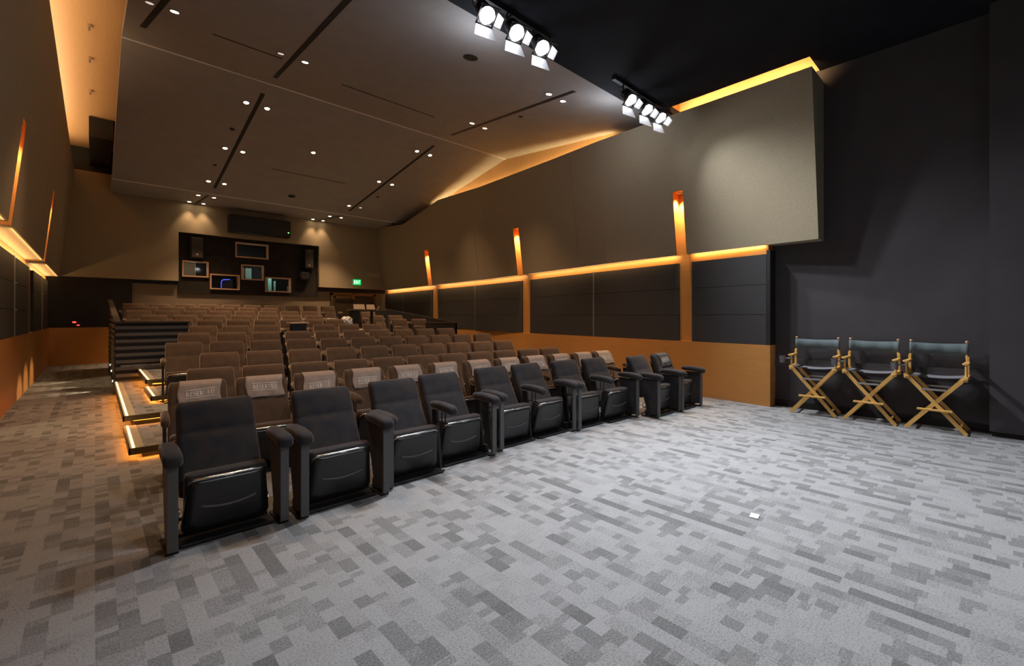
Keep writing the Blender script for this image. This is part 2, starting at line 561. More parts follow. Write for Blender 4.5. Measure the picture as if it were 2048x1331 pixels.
# ------------------------------------------------------------------ leaning upper wall panels
def lean_panel(name, side, y0, y1, notch, seam_y, label):
    """solid panel with a leaning face; notch = (ya, yb, ztop) open slot from the bottom"""
    root = thing(name, label, 'wall panel')
    ys = sorted({y0, y1, *[k for k in ([f[0] for f in FACE] + [f[0] for f in FTOP]) if y0 < k < y1 and side > 0], *([notch[0], notch[1]] if notch else [])})
    zs_low = Z_B

    def face_x(y, z):
        if side > 0:
            return lerpk(FACE, y) - LEAN * (z - Z_B)
        return -0.80 + 0.098 * (z - Z_B)

    def back_x(y, z):
        return (lerpk(WOOD, y) if y >= 2.6 else 8.46) - 0.001 if side > 0 else -1.069

    def ztop(y):
        return lerpk(FTOP, y) if side > 0 else 6.0
    bm = NB()
    zmid = notch[2] if notch else 4.0
    cells = []
    for a, b in zip(ys, ys[1:]):
        for lvl in (0, 1):
            if notch and lvl == 0 and notch[0] - 1e-6 <= a and b <= notch[1] + 1e-6:
                continue
            za0 = zb0 = Z_B
            za1 = zb1 = zmid
            if lvl:
                za0 = zb0 = zmid
                za1, zb1 = ztop(a), ztop(b)
            hexa(bm, [(face_x(a, za0), a, za0), (face_x(b, zb0), b, zb0), (back_x(b, zb0), b, zb0), (back_x(a, za0), a, za0),
                      (face_x(a, za1), a, za1), (face_x(b, zb1), b, zb1), (back_x(b, zb1), b, zb1), (back_x(a, za1), a, za1)])
    # drop the inner cell walls
    bmesh.ops.remove_doubles(bm, verts=bm.verts, dist=1e-5)
    seen = {}
    for f in list(bm.faces):
        key = tuple(sorted(v.index for v in f.verts))
    bm.verts.index_update()
    for f in bm.faces:
        seen.setdefault(tuple(sorted(v.index for v in f.verts)), []).append(f)
    kill = [f for fs in seen.values() if len(fs) > 1 for f in fs]
    bmesh.ops.delete(bm, geom=kill, context='FACES_ONLY')
    obj('panel_board', bm, M_BEIGE, root)
    if seam_y is not None:
        bm = NB()
        za, zb = Z_B + 0.2, ztop(seam_y) - 0.1
        e = -0.004 * side
        d = 0.007
        hexa(bm, [(face_x(seam_y, za) + e, seam_y - d, za), (face_x(seam_y, za) + e, seam_y + d, za), (face_x(seam_y, za) + .01 * side, seam_y + d, za), (face_x(seam_y, za) + .01 * side, seam_y - d, za),
                  (face_x(seam_y, zb) + e, seam_y - d, zb), (face_x(seam_y, zb) + e, seam_y + d, zb), (face_x(seam_y, zb) + .01 * side, seam_y + d, zb), (face_x(seam_y, zb) + .01 * side, seam_y - d, zb)])
        obj('seam_strip', bm, M_STEEL, root)
    if notch:
        # wood lining of the slot with a small downlight in its head
        bm = NB()
        t = 0.012
        ym = (notch[0] + notch[1]) / 2
        for yy, s in ((notch[0], 1), (notch[1], -1)):
            hexa(bm, [(face_x(yy, Z_B) + .004 * side, yy, Z_B), (face_x(yy, Z_B) + .004 * side, yy + s * t, Z_B), (back_x(yy, Z_B), yy + s * t, Z_B), (back_x(yy, Z_B), yy, Z_B),
                      (face_x(yy, zmid) + .004 * side, yy, zmid), (face_x(yy, zmid) + .004 * side, yy + s * t, zmid), (back_x(yy, zmid), yy + s * t, zmid), (back_x(yy, zmid), yy, zmid)])
        xa, xb = face_x(ym, zmid) + .004 * side, back_x(ym, zmid)
        box(bm, min(xa, xb), max(xa, xb), notch[0] + t, notch[1] - t, zmid - .012, zmid)
        xm = (xa + xb) / 2
        obj('slot_lining', bm, M_WOODH, root)
        bm = NB()
        lathe(bm, [(0.030, 0), (0.045, 0), (0.045, -0.012), (0.030, -0.012)], (xm, ym, zmid - .012), 16)
        r_ = obj('slot_light_ring', bm, M_RIM, root)
        bm = NB()
        lathe(bm, [(0.03, 0), (0.03, -0.006)], (xm, ym, zmid - .013), 16)
        obj('slot_light_lens', bm, M_LED, r_)
        lamp('slot_spot', 'SPOT', (xm, ym, zmid - .04), 170 if side > 0 else 110, (1, .72, .38), root, aim=(0.05 * side, 0, -1), spot_size=rad(84), spot_blend=0.6, shadow_soft_size=0.03)
    return root


RS = [(4.05, 4.28, 3.90), (9.22, 9.5, 4.02), (14.78, 15.1, 4.05)]
lean_panel('leaning_wall_panel', 1, 1.87, 6.9, RS[0], 6.9, 'large beige leaning panel on the right wall with a free front end by the dark stage wall')
lean_panel('leaning_wall_panel', 1, 6.9, 11.6, RS[1], 11.6, 'second beige leaning panel from the front on the right wall, around the middle glowing slot')
lean_panel('leaning_wall_panel', 1, 11.6, 16.9, RS[2], 16.9, 'beige leaning panel on the right wall around the glowing slot farthest back')
lean_panel('leaning_wall_panel', 1, 16.9, 19.25, None, None, 'narrow beige leaning panel on the right wall touching the back wall')
LS = [(8.45, 8.80, 4.05), (13.75, 14.12, 4.22)]
lean_panel('leaning_wall_panel', -1, -5.2, 12.1, LS[0], 12.1, 'beige leaning panel nearest the viewer on the left wall, with a glowing slot')
lean_panel('leaning_wall_panel', -1, 12.1, 17.2, LS[1], 17.2, 'beige leaning panel farther back on the left wall, around the second glowing slot')
lean_panel('leaning_wall_panel', -1, 17.2, 19.25, None, None, 'last beige leaning panel on the left wall, touching the back wall')


# ------------------------------------------------------------------ dark fabric panels below
def fabric_bay(side, y0, y1, label, seam=None):
    root = thing('fabric_wall_panel', label, 'wall panel')
    zb, zt = (1.02 if side > 0 else 1.15), 2.54
    h = (zt - zb) / 3
    for k in range(3):
        bm = NB()
        za, zc = zb + k * h + 0.004, zb + (k + 1) * h - 0.004
        if side > 0:
            xa, xb = lerpk(WOOD, y0), lerpk(WOOD, y1)
            za2 = za + (0.0 if k else 0.0)
            hexa(bm, [(xa - .05, y0, za), (xb - .05, y1, za2), (xb - .001, y1, za2), (xa - .001, y0, za), (xa - .05, y0, zc), (xb - .05, y1, zc), (xb - .001, y1, zc), (xa - .001, y0, zc)])
        else:
            box(bm, -1.069, -1.02, y0, y1, za, zc)
        obj('fabric_board', bm, M_FABRIC, root)
    if seam is not None:
        bm = NB()
        if side > 0:
            x = lerpk(WOOD, seam) - .05
            box(bm, x - .008, x + .02, seam - .016, seam + .016, zb, zt + .01)
        else:
            box(bm, -1.03, -1.010, seam - .02, seam + .02, zb, zt + .01)
            for k in (1, 2):
                box(bm, -1.03, -0.985, seam - .03, seam + .03, zb + k * h - .012, zb + k * h + .012)
        obj('seam_strip', bm, M_STEEL, root)
    return root


fabric_bay(1, 2.62, 3.97, 'short dark fabric panel at the front end of the right wall, beside the stage wall')
fabric_bay(1, 4.25, 6.52, 'dark fabric panel just behind the front glowing column on the right wall')
fabric_bay(1, 6.52, 9.05, 'dark fabric panel between pale metal seam and middle glowing column, right wall', 6.52)
fabric_bay(1, 9.45, 12.07, 'dark fabric panel behind the middle glowing column, right wall')
fabric_bay(1, 12.07, 14.56, 'dark fabric panel in front of the rear glowing column, right wall', 12.07)
fabric_bay(1, 15.02, 17.6, 'dark fabric panel just behind the rear glowing column, right wall')
fabric_bay(1, 17.6, 19.4, 'last dark fabric panel of the right wall, by the exit doors', 17.6)
fabric_bay(-1, -4.5, 8.4, 'dark fabric panel on the left wall nearest the viewer')
fabric_bay(-1, 9.0, 11.52, 'dark fabric panel on the left wall in front of the first metal seam')
fabric_bay(-1, 11.52, 13.87, 'dark fabric panel on the left wall between metal seam and glowing column', 11.52)
fabric_bay(-1, 14.8, 17.0, 'dark fabric panel on the left wall just behind the glowing column')
fabric_bay(-1, 17.0, 19.38, 'last dark fabric panel on the left wall, in the rear corner', 17.0)
# dark edge post at the front end
bm = NB()
box(bm, 8.20, 8.46, 2.56, 2.615, 1.02, 2.60)
struct(obj('trim_8', bm, M_BLACK))

# LED lines: on the dark panels below the overhang, and on top of the leaning panels (coves)
def strip_light(name, p0, p1, power, color, aim, size=0.04, parent=None, spread=180):
    p0, p1 = Vector(p0), Vector(p1)
    d = bpy.data.lights.new(name, 'AREA')
    d.shape = 'RECTANGLE'
    d.size = (p1 - p0).length
    d.size_y = size
    d.energy = power
    d.color = color
    d.spread = rad(spread)
    o = bpy.data.objects.new(name, d)
    COL.objects.link(o)
    x = (p1 - p0).normalized()
    a_ = Vector(aim)
    z = -(a_ - x * a_.dot(x)).normalized()
    y = z.cross(x).normalized()
    o.matrix_world = Matrix.Translation((p0 + p1) / 2) @ Matrix((x, y, z)).transposed().to_4x4()
    return o


def rstrip(y0, y1, pw):
    strip_light('ledge_strip_light', (lerpk(FACE, y0) + .012, y0, 2.676), (lerpk(FACE, y1) + .012, y1, 2.676), pw * (y1 - y0), AMBER, (1, 0, -.35), 0.02)


for a, b in ((2.65, 3.97), (4.3, 6.0), (6.0, 9.0), (9.5, 11.0), (11.0, 14.5), (15.1, 19.2)):
    rstrip(a, b, 2.4 * P_COVE)
for a, b in ((-3, 8.35), (9.05, 13.8), (14.85, 19.0)):
    strip_light('ledge_strip_light', (-1.045, a, 2.553), (-1.045, b, 2.553), 2.6 * (b - a), AMBER, (0, 0, 1), .03)
    strip_light('ledge_strip_light', (-0.815, a, 2.676), (-0.815, b, 2.676), 1.2 * (b - a), AMBER, (-1, 0, -.35), .02)
# cove strips
strip_light('cove_strip_light', (8.0, 1.95, 5.36), (8.0, 4.2, 5.40), 16, AMBER, (1, 0, .25), 0.04, spread=100)
strip_light('cove_strip_light', (8.60, 6.0, 5.40), (9.66, 10.8, 5.58), 19, (1, .66, .28), (0.5, 0, 1), 0.05, spread=120)
strip_light('cove_strip_light', (9.66, 10.8, 5.60), (9.70, 15.0, 5.66), 17, (1, .66, .28), (0.5, 0, 1), 0.05, spread=120)
strip_light('cove_strip_light', (-0.72, -2.0, 6.05), (-0.72, 18.6, 6.05), 125, (1, .72, .40), (-0.12, 0, 1), 0.12)

# small fixtures on the left cove ceiling
for i, (y, lab) in enumerate(((11.24, 'nearest of the three'), (12.65, 'middle one of the three'), (14.47, 'farthest of the three'))):
    bm = NB()
    tube(bm, (-0.08, y, 6.8), (-0.08, y, 6.77), 0.05, 0.05, 16)
    t = tag(obj('cove_sprinkler', bm, M_CREAM), lab + ' small round sprinkler caps on the glowing left cove ceiling', 'sprinkler')
    bm = NB()
    tube(bm, (-0.08, y, 6.77), (-0.08, y, 6.70), 0.014, 0.02, 10)
    obj('sprinkler_head', bm, M_STEEL, t)


# ================================================================== SEATING TIERS
def tier(z, x0, x1, y0, y1, nosing=True, left_ext=True):
    root = bpy.data.objects.new('seating_tier', None)
    COL.objects.link(root)
    struct(root)
    slab = 0.055
    bm = NB()
    box(bm, x0, x1, y0, y1, z - slab, z)
    o = obj('tread', bm, M_CARPET, root)
    o['label'] = 'grey block-patterned carpet tread'
    bm = NB()
    box(bm, x0 + .10, x1, y0 + .10, y1, 0, z - slab)
    obj('riser', bm, M_BLACK, root)
    if nosing:
        bm = NB()
        box(bm, x0 - .012, x0 + .11, y0, y1, z, z + .006)
        obj('tread_edge', bm, M_TREAD, root)
        bm = NB()
        box(bm, x0 + .014, x0 + .038, y0 + .03, y1, z + .004, z + .010)
        obj('led_strip', bm, M_LEDW, root)
        bm = NB()
        box(bm, x0 - .016, x1, y0 - .016, y0 + .012, z - slab, z + .010)
        box(bm, x0 - .016, x0 - .002, y0 - .016, y1, z - slab, z + .010)
        obj('metal_nosing', bm, M_BRONZE, root)
        bm = NB()
        box(bm, x0 + .085, x0 + .099, y0 + .1, y1, max(z - slab - .022, 0.01), z - slab - .004)
        box(bm, x0 + .1, x0 + 1.2, y0 + .085, y0 + .099, max(z - slab - .022, 0.01), z - slab - .004)
        obj('amber_led_strip', bm, M_LEDO, root)
        strip_light('tier_glow_light', (x0 + .03, y0 + .05, z - slab - .006), (x0 + .03, y1 - .05, z - slab - .006), 1.7 * (y1 - y0), (1, .30, .04), (-.35, 0, -1), .03)
        strip_light('tier_glow_light', (x0 + .05, y0 + .03, z - slab - .006), (x0 + .9, y0 + .03, z - slab - .006), 1.5, (1, .30, .04), (0, -.2, -1), .03)
    return root


ZR = {1: 0.0, 2: 0.0, 3: 0.02, 4: 0.12, 5: 0.23, 6: 0.34, 7: 0.45, 8: 0.56, 9: 0.67, 10: 0.79, 11: 0.90, 12: 1.00}
YR = {1: 4.18, 2: 5.35, 3: 6.42, 4: 7.6, 5: 8.68, 6: 9.8, 7: 10.9, 8: 12.25, 9: 13.25, 10: 14.35, 11: 15.45, 12: 16.5}
tier(0.12, 0.27, 7.15, 6.10, 7.42)
tier(0.24, 0.27, 7.15, 7.42, 11.44)
for z, y0, y1, x0 in ((0.34, 8.25, 9.45, 0.60), (0.45, 9.45, 11.44, 0.62)):
    tier(z, x0, 7.1, y0, y1)
for z, y0, y1 in ((0.56, 11.44, 12.5), (0.67, 12.5, 13.6), (0.79, 13.6, 14.7), (0.90, 14.7, 15.75), (1.00, 15.75, 17.6)):
    tier(z, 0.36, 8.16, y0, y1, nosing=False)


# slatted guard around the raised back seating
def slat_guard():
    root = thing('slatted_guard', 'black slatted guard wall in front of the raised seating, beside the left aisle', 'guard wall')
    bm = NB()
    box(bm, 0.29, 1.42, 11.46, 11.50, 0.0, 1.36)
    obj('backing_board', bm, M_BLACK, root)
    bm = NB()
    box(bm, 0.27, 1.44, 11.37, 11.52, 1.355, 1.395, bev=.004)
    obj('top_rail', bm, M_BLACK, root)
    for k in range(9):
        bm = NB()
        z = 0.20 + k * 0.131
        box(bm, 0.29, 1.42, 11.42, 11.46, z, z + 0.062)
        obj('slat', bm, M_SLAT, root)
    bm = NB()
    box(bm, 0.29, 1.42, 11.42, 11.46, 0.0, 0.13)
    obj('plinth', bm, M_BLACK, root)
    return root


slat_guard()
root = thing('slatted_guard', 'black slatted guard wall running back along the left aisle beside the raised seating', 'guard wall')
bm = NB()
prism(bm, [(11.52, 0), (17.6, 0), (17.6, 1.95), (11.52, 1.36)], 'x', 0.31, 0.35)
obj('backing_board', bm, M_TAUPED, root)
for k in range(11):
    z = 0.20 + k * 0.131
    zm = 1.36
    y0 = 11.52
    if z > 1.3:
        y0 = 11.52 + (z + .06 - 1.36) / 0.097
    if y0 < 17.3:
        bm = NB()
        box(bm, 0.285, 0.31, y0, 17.6, z, z + 0.062)
        obj('slat', bm, M_SLAT, root)
bm = NB()
prism(bm, [(11.52, 1.355), (17.6, 1.945), (17.6, 1.985), (11.52, 1.395)], 'x', 0.27, 0.37)
obj('top_rail', bm, M_TAUPED, root)
bm = NB()
box(bm, 0.29, 0.31, 11.52, 17.6, 0, 0.13)
obj('plinth', bm, M_BLACK, root)

root = thing('side_guard', 'plain black guard wall sloping up behind the seats along the right aisle', 'guard wall')
bm = NB()
prism(bm, [(11.40, 0), (17.6, 0), (17.6, 1.92), (16.6, 1.84), (11.9, 1.36), (11.40, 1.31)], 'x', 8.18, 8.24)
obj('side_board', bm, M_BLACK, root)
bm = NB()
box(bm, 7.15, 8.24, 11.40, 11.46, 0, 1.29)
obj('front_board', bm, M_BLACK, root)
bm = NB()
box(bm, 7.13, 8.26, 11.37, 11.48, 1.29, 1.32, bev=.003)
obj('top_rail', bm, M_BRONZE, root)

# step lights on the side of the guard
for y, z, l in ((12.25, 0.18, 'front one of three'), (13.25, 0.30, 'middle one of three'), (14.4, 0.34, 'rear one of three')):
    t = thing('step_light', l + ' small step lights low on the guard by left aisle', 'step light', (0.285, y, z))
    bm = NB()
    tube(bm, (0, 0, 0), (-0.02, 0, 0), 0.028, 0.022, 14)
    obj('step_light_housing', bm, M_CHROME, t)
    bm = NB()
    tube(bm, (-0.021, 0, 0), (-0.026, 0, 0), 0.018, 0.018, 14)
    obj('step_light_lens', bm, M_LED, t)
    lamp('step_spot', 'SPOT', (-0.04, 0, 0.0), 40, (1, .72, .42), t, aim=(-1, 0, -.16), spot_size=rad(46), spot_blend=.7, shadow_soft_size=.02)

# red pilot light at the corridor end
t = thing('pilot_light', 'tiny red pilot light low on the dark panel at the end of the left aisle', 'pilot light', (-0.45, 19.40, 1.27))
for dx, dz, s_ in ((-.06, .03, .05), (.04, -.06, .035)):
    bm = NB()
    box(bm, dx, dx + s_ * 1.6, -.03, 0.0, dz, dz + s_ * .7, bev=.004)
    obj('red_lens', bm, M_RED, t)
bm = NB()
box(bm, -.09, .13, -.012, .005, -.09, .09)
obj('back_plate', bm, M_BLACK, t)


# ================================================================== SEATS
# local frame: origin on the floor, seat faces -y, post fronts at y=-.36, top of back at y=+.36
def back_profile(t):
    """t 0 bottom .. 1 top -> centre y, z, half thickness, half width"""
    z = 0.27 + 0.59 * t
    y = -0.055 + 0.295 * t + 0.018 * math.sin(t * PI * 1.0)
    th = 0.062 - 0.009 * t
    # lumbar swell, crease under the head cushion, head cushion
    th += 0.010 * math.exp(-((t - .45) / .22) ** 2) - 0.007 * math.exp(-((t - .66) / .03) ** 2) + 0.002 * math.exp(-((t - .84) / .12) ** 2)
    hw = 0.262 - 0.014 * t
    return y, z, th, hw


def back_front_y(z):
    t = (z - 0.27) / 0.59
    y, _, th, _ = back_profile(max(0, min(1, t)))
    return y - th


def make_back(width=1.0):
    bm = NB()
    rings = []
    T = [0, .06, .15, .25, .35, .45, .55, .6, .635, .66, .685, .72, .78, .85, .91, .95, .98, 1.0]
    for t in T:
        y, z, th, hw = back_profile(t)
        hw *= width
        if t > .9:
            k = (t - .9) / .1
            s = math.sqrt(max(0.0, 1 - (k * .93) ** 2))
            th *= 0.35 + .65 * s
            hw -= 0.022 * (1 - s)
        rings.append([(px, y + py * 1.0, z) for px, py in rrect(2 * hw, 2 * th, 0.04)])
    y, z, th, hw = back_profile(1.0)
    loft(bm, rings)
    return bm


def make_back_shell():
    bm = NB()
    rings = []
    for t in (0, .1, .3, .5, .7, .85):
        y, z, th, hw = back_profile(t)
        rings.append([(px, y + th + .012 + py, z - .02) for px, py in rrect(2 * hw - .05, .04, .018)])
    loft(bm, rings)
    return bm


def make_cushion():
    """tipped-up cushion: a wedge behind the plastic pan"""
    bm = NB()
    rings = []
    for t in (0, .04, .2, .5, .8, .93, .98, 1.0):
        z = 0.06 + 0.385 * t
        yf = -0.165 - 0.085 * t
        yb = -0.085 - 0.035 * t
        hw = 0.245
        if t > .9:
            k = (t - .9) / .1
            s = math.sqrt(max(0, 1 - (k * .9) ** 2))
            c, h = (yf + yb) / 2, (yb - yf) / 2
            h *= .55 + .45 * s
            yf, yb = c - h, c + h
            hw -= .016 * (1 - s)
        rings.append([(px, (yf + yb) / 2 + py, z) for px, py in rrect(2 * hw, yb - yf, 0.032)])
    loft(bm, rings)
    return bm


def pan_out(hw_top, hw_bot, z0, z1, r):
    """outline in xz: narrower at the top, round lower corners"""
    pts = []
    for cx, cz, a0, rr in ((hw_top - r * .7, z1 - r * .7, 0, r * .7), (-hw_top + r * .7, z1 - r * .7, 90, r * .7), (-hw_bot + r, z0 + r, 180, r), (hw_bot - r, z0 + r, 270, r)):
        for k in range(6):
            a = rad(a0 + 90 * k / 5)
            pts.append((cx + rr * math.cos(a), cz + rr * math.sin(a)))
    return pts


def make_pan():
    bm = NB()
    rings = []
    for hw_t, hw_b, z0, z1, r, dy in ((0.232, 0.262, 0.035, 0.412, .06, .045), (0.232, 0.262, 0.035, 0.414, .06, .0), (0.222, 0.250, 0.045, 0.408, .055, -.012), (0.188, 0.205, 0.085, 0.392, .05, -.030), (0.184, 0.200, 0.09, 0.388, .05, -.0305)):
        rings.append([(x, -0.175 - 0.075 * (z / .41) + dy, z) for x, z in pan_out(hw_t, hw_b, z0, z1, r)])
    loft(bm, rings)
    return bm


def make_groove():
    bm = NB()
    pts = []
    for k in range(13):
        u = -1 + 2 * k / 12
        x = 0.165 * u
        z = 0.205 + 0.028 * u * u + 0.0 * u
        pts.append((x, -0.175 - 0.075 * (z / .41) - .0295, z))
    path_tube(bm, pts, 0.011, 8)
    return bm


def make_chrome():
    bm = NB()
    pts = [(-0.226, -0.236, 0.375), (-0.222, -0.243, 0.404), (-0.20, -0.256, 0.4155), (-0.1, -0.262, 0.417), (0, -0.263, 0.4175), (0.1, -0.262, 0.417), (0.20, -0.256, 0.4155), (0.222, -0.243, 0.404), (0.226, -0.236, 0.375)]
    path_tube(bm, pts, 0.009, 8)
    box(bm, -.03, .03, -0.275, -0.262, .409, .420, bev=.002)
    return bm


def make_armpad(x, w=0.105):
    bm = NB()
    rings = []
    for t, k in ((0, .55), (.02, .8), (.06, .97), (.14, 1), (.5, 1), (.85, .95), (.95, .75), (1, .45)):
        y = -0.415 + 0.40 * t
        zc = 0.602 + 0.018 * math.sin(min(1, t * 1.4) * PI / 2)
        h = 0.082 if t < .5 else 0.082 - .02 * (t - .5)
        if t < .12:
            zc -= 0.010 * (1 - t / .12)
        rings.append([(x + px, y, zc + pz) for px, pz in rrect(w * k, h * k, 0.03)])
    loft(bm, rings)
    return bm


def make_post(x):
    bm = NB()
    box(bm, x - .029, x + .029, -.366, -.34, .025, .565, bev=.004)
    return bm


def make_side(x):
    bm = NB()
    prism(bm, [(-.34, .05), (-.20, .03), (-.165, .1), (-.03, .565), (-.34, .565)], 'x', x - .024, x + .024)
    bmesh.ops.bevel(bm, geom=list(bm.edges), offset=.008, segments=2, affect='EDGES')
    return bm


def make_foot(x):
    bm = NB()
    box(bm, x - .035, x + .035, -.34, -.08, 0, .018, bev=.004)
    box(bm, x - .02, x + .02, -.24, -.14, .018, .10)
    return bm


def make_bolt(x):
    bm = NB()
    for y in (-.32, -.11):
        lathe(bm, [(.010, 0), (.010, .008), (.006, .012)], (x, y, .018), 10)
    return bm


def make_leg(x):
    """slim support under an armrest with no front post"""
    bm = NB()
    prism(bm, [(-.19, 0), (-.07, 0), (-.04, .565), (-.11, .565), (-.15, .3)], 'x', x - .014, x + .014)
    for y in (-.2, -.26):
        tube(bm, (x, y, .46), (x, y, .565), .006, n=8)
    tube(bm, (x, -.30, .46), (x, -.08, .46), .006, n=8)
    return bm


def make_base():
    bm = NB()
    box(bm, -.275, .275, -.30, -.285, .012, .03)
    box(bm, -.275, .275, -.12, -.105, .012, .03)
    box(bm, -.275, .275, -.285, -.12, .008, .018)
    return bm


def make_hinge(x):
    bm = NB()
    path_tube(bm, [(x, -.10, .10), (x, -.14, .14), (x, -.135, .19), (x, -.09, .2), (x, -.05, .16), (x, -.06, .11)], .007, 6)
    tube(bm, (x * .9, -.08, .12), (x * 1.04, -.08, .12), .012, n=8)
    return bm


MESH = {}


def shared(key, fn, m, smooth=True):
    if key not in MESH:
        bm = fn()
        if key.startswith('slim_'):
            bmesh.ops.scale(bm, vec=(.945, 1, 1), verts=bm.verts)
        bmesh.ops.recalc_face_normals(bm, faces=bm.faces)
        me = bpy.data.meshes.new(key)
        bm.to_mesh(me)
        bm.free()
        me.materials.append(m)
        if smooth:
            for p in me.polygons:
                p.use_smooth = True
        MESH[key] = me
    return MESH[key]


def add(name, key, fn, m, parent, smooth=True):
    o = bpy.data.objects.new(name, shared(key, fn, m, smooth))
    COL.objects.link(o)
    o.parent = parent
    return o


def autosmooth(me, ang=35):
    pass


def front_seat(vel, arms, sides, label, loc, rz, group):
    """arms: list of (x, kind) kind in post / hung"""
    t = thing('theatre_seat', label, 'theatre seat', loc, rz, group)
    v = 'n' if vel is M_VELVET_COOL else 'b'
    add('backrest', 'backrest_' + v, make_back, vel, t)
    add('back_shell', 'back_shell', make_back_shell, M_BLACKGLOSS, t)
    add('seat_cushion', 'seat_cushion_' + v, make_cushion, vel, t)
    pan = add('seat_pan', 'seat_pan', make_pan, M_BLACKGLOSS, t)
    add('pan_ridge', 'pan_ridge', make_groove, M_POST, pan)
    add('chrome_trim', 'chrome_trim', make_chrome, M_CHROME, pan)
    add('base_rail', 'base_rail', make_base, M_BLACKGLOSS, t, False)
    for x in (-.27, .27):
        add('hinge', 'hinge%+.2f' % x, lambda: make_hinge(x), M_CHROME, t)
    for x, kind in arms:
        if kind == 'hung':
            a = add('armrest', 'armhung%+.2f%s' % (x, v), lambda: make_armpad(x, .09), vel, t)
        else:
            a = add('armrest', 'armpad%+.2f%s' % (x, v), lambda: make_armpad(x), vel, t)
        if kind == 'strut':
            add('front_post', 'post%+.2f' % x, lambda: make_post(x), M_POST, a, False)
            add('arm_support', 'legp%+.2f' % x, lambda: make_leg(x), M_BLACK, a, False)
            f = add('foot', 'foot%+.2f' % x, lambda: make_foot(x), M_BLACK, t, False)
            add('bolt', 'bolt%+.2f' % x, lambda: make_bolt(x), M_CHROME, f)
            continue
        if kind == 'post':
            add('front_post', 'post%+.2f' % x, lambda: make_post(x), M_POST, a, False)
            add('side_panel', 'side%+.2f%s' % (x, v), lambda: make_side(x), vel, a, False)
            f = add('foot', 'foot%+.2f' % x, lambda: make_foot(x), M_BLACK, t, False)
            add('bolt', 'bolt%+.2f' % x, lambda: make_bolt(x), M_CHROME, f)
        else:
            add('arm_support', 'leg%+.2f' % x, lambda: make_leg(x), M_BLACK, a, False)
    return t


ORD = ['first', 'second', 'third', 'fourth', 'fifth', 'sixth', 'seventh', 'eighth', 'ninth', 'tenth', 'eleventh', 'twelfth']

# front row, velvet toned for cool light, measured positions (x, y of the top of the back), floor 0
R1 = [(0.68, 3.86, 'SS', 'single'), (1.46, 3.83, 'SS', 'single'), (2.19, 3.91, 'PH', ''), (2.81, 4.02, '-P', ''), (3.63, 4.09, 'PH', ''), (4.24, 4.09, '-P', ''),
      (4.97, 4.05, 'PH', ''), (5.57, 3.98, '-S', ''), (6.39, 3.73, 'SS', 'single'), (7.08, 3.71, 'SS', 'single')]
rzs = [0, 0, 0, 0, 0, 0, -1.5, -1.5, 0, 0]
lab1 = ['black front-row theatre seat with its own two armrests, at the left aisle',
        'black front-row seat with its own two armrests, second from the left aisle',
        'left seat of the first front-row pair sharing a middle armrest',
        'right seat of the first front-row pair sharing a middle armrest',
        'left seat of the middle front-row pair sharing a middle armrest',
        'right seat of the middle front-row pair sharing a middle armrest',
        'left seat of the front-row pair just before the gap in the row',
        'right seat of the front-row pair, directly left of the gap in the row',
        'black front-row seat directly right of the gap, its side panel showing',
        'front-row seat farthest right, with RESERVED printed on its dark cover']
SEATPOS = {}
for i, (x, y, arms, _) in enumerate(R1):
    r = rad(rzs[i])
    al = []
    hwd = .325
    if arms[0] in 'SP':
        al.append((-hwd, 'post' if arms[0] == 'S' else 'strut'))
    if arms[1] in 'SP':
        al.append((hwd, 'post' if arms[1] == 'S' else 'strut'))
    if arms[1] == 'H':
        al.append((.31, 'hung'))
    ox, oy = x, y
    front_seat(M_VELVET_COOL, al, None, lab1[i], (ox, oy, 0), r, 'black theatre seats of the front row')
    SEATPOS[(1, i)] = (ox, oy, 0, r)


# rows 2..12: brown velvet seats, one source per arrangement then copies
def row_seat_proto(both):
    t = thing('theatre_seat', '', 'theatre seat', (0, 0, 0))
    add('backrest', 'slim_backrest_b', make_back, M_VELVET, t)
    add('back_shell', 'slim_back_shell', make_back_shell, M_BLACKGLOSS, t)
    add('seat_cushion', 'slim_seat_cushion_b', make_cushion, M_VELVET, t)
    pan = add('seat_pan', 'slim_seat_pan', make_pan, M_BLACKGLOSS, t)
    add('chrome_trim', 'slim_chrome_trim', make_chrome, M_CHROME, pan)
    add('base_rail', 'slim_base_rail', make_base, M_BLACKGLOSS, t, False)
    for x in ((-.268, .300) if both else (-.268,)):
        a = add('armrest', 'armpadrow%+.3f' % x, lambda: make_armpad(x, .064), M_VELVET, t)
        add('arm_support', 'legrow%+.3f' % x, lambda: make_leg(x), M_BLACK, a, False)
    return t


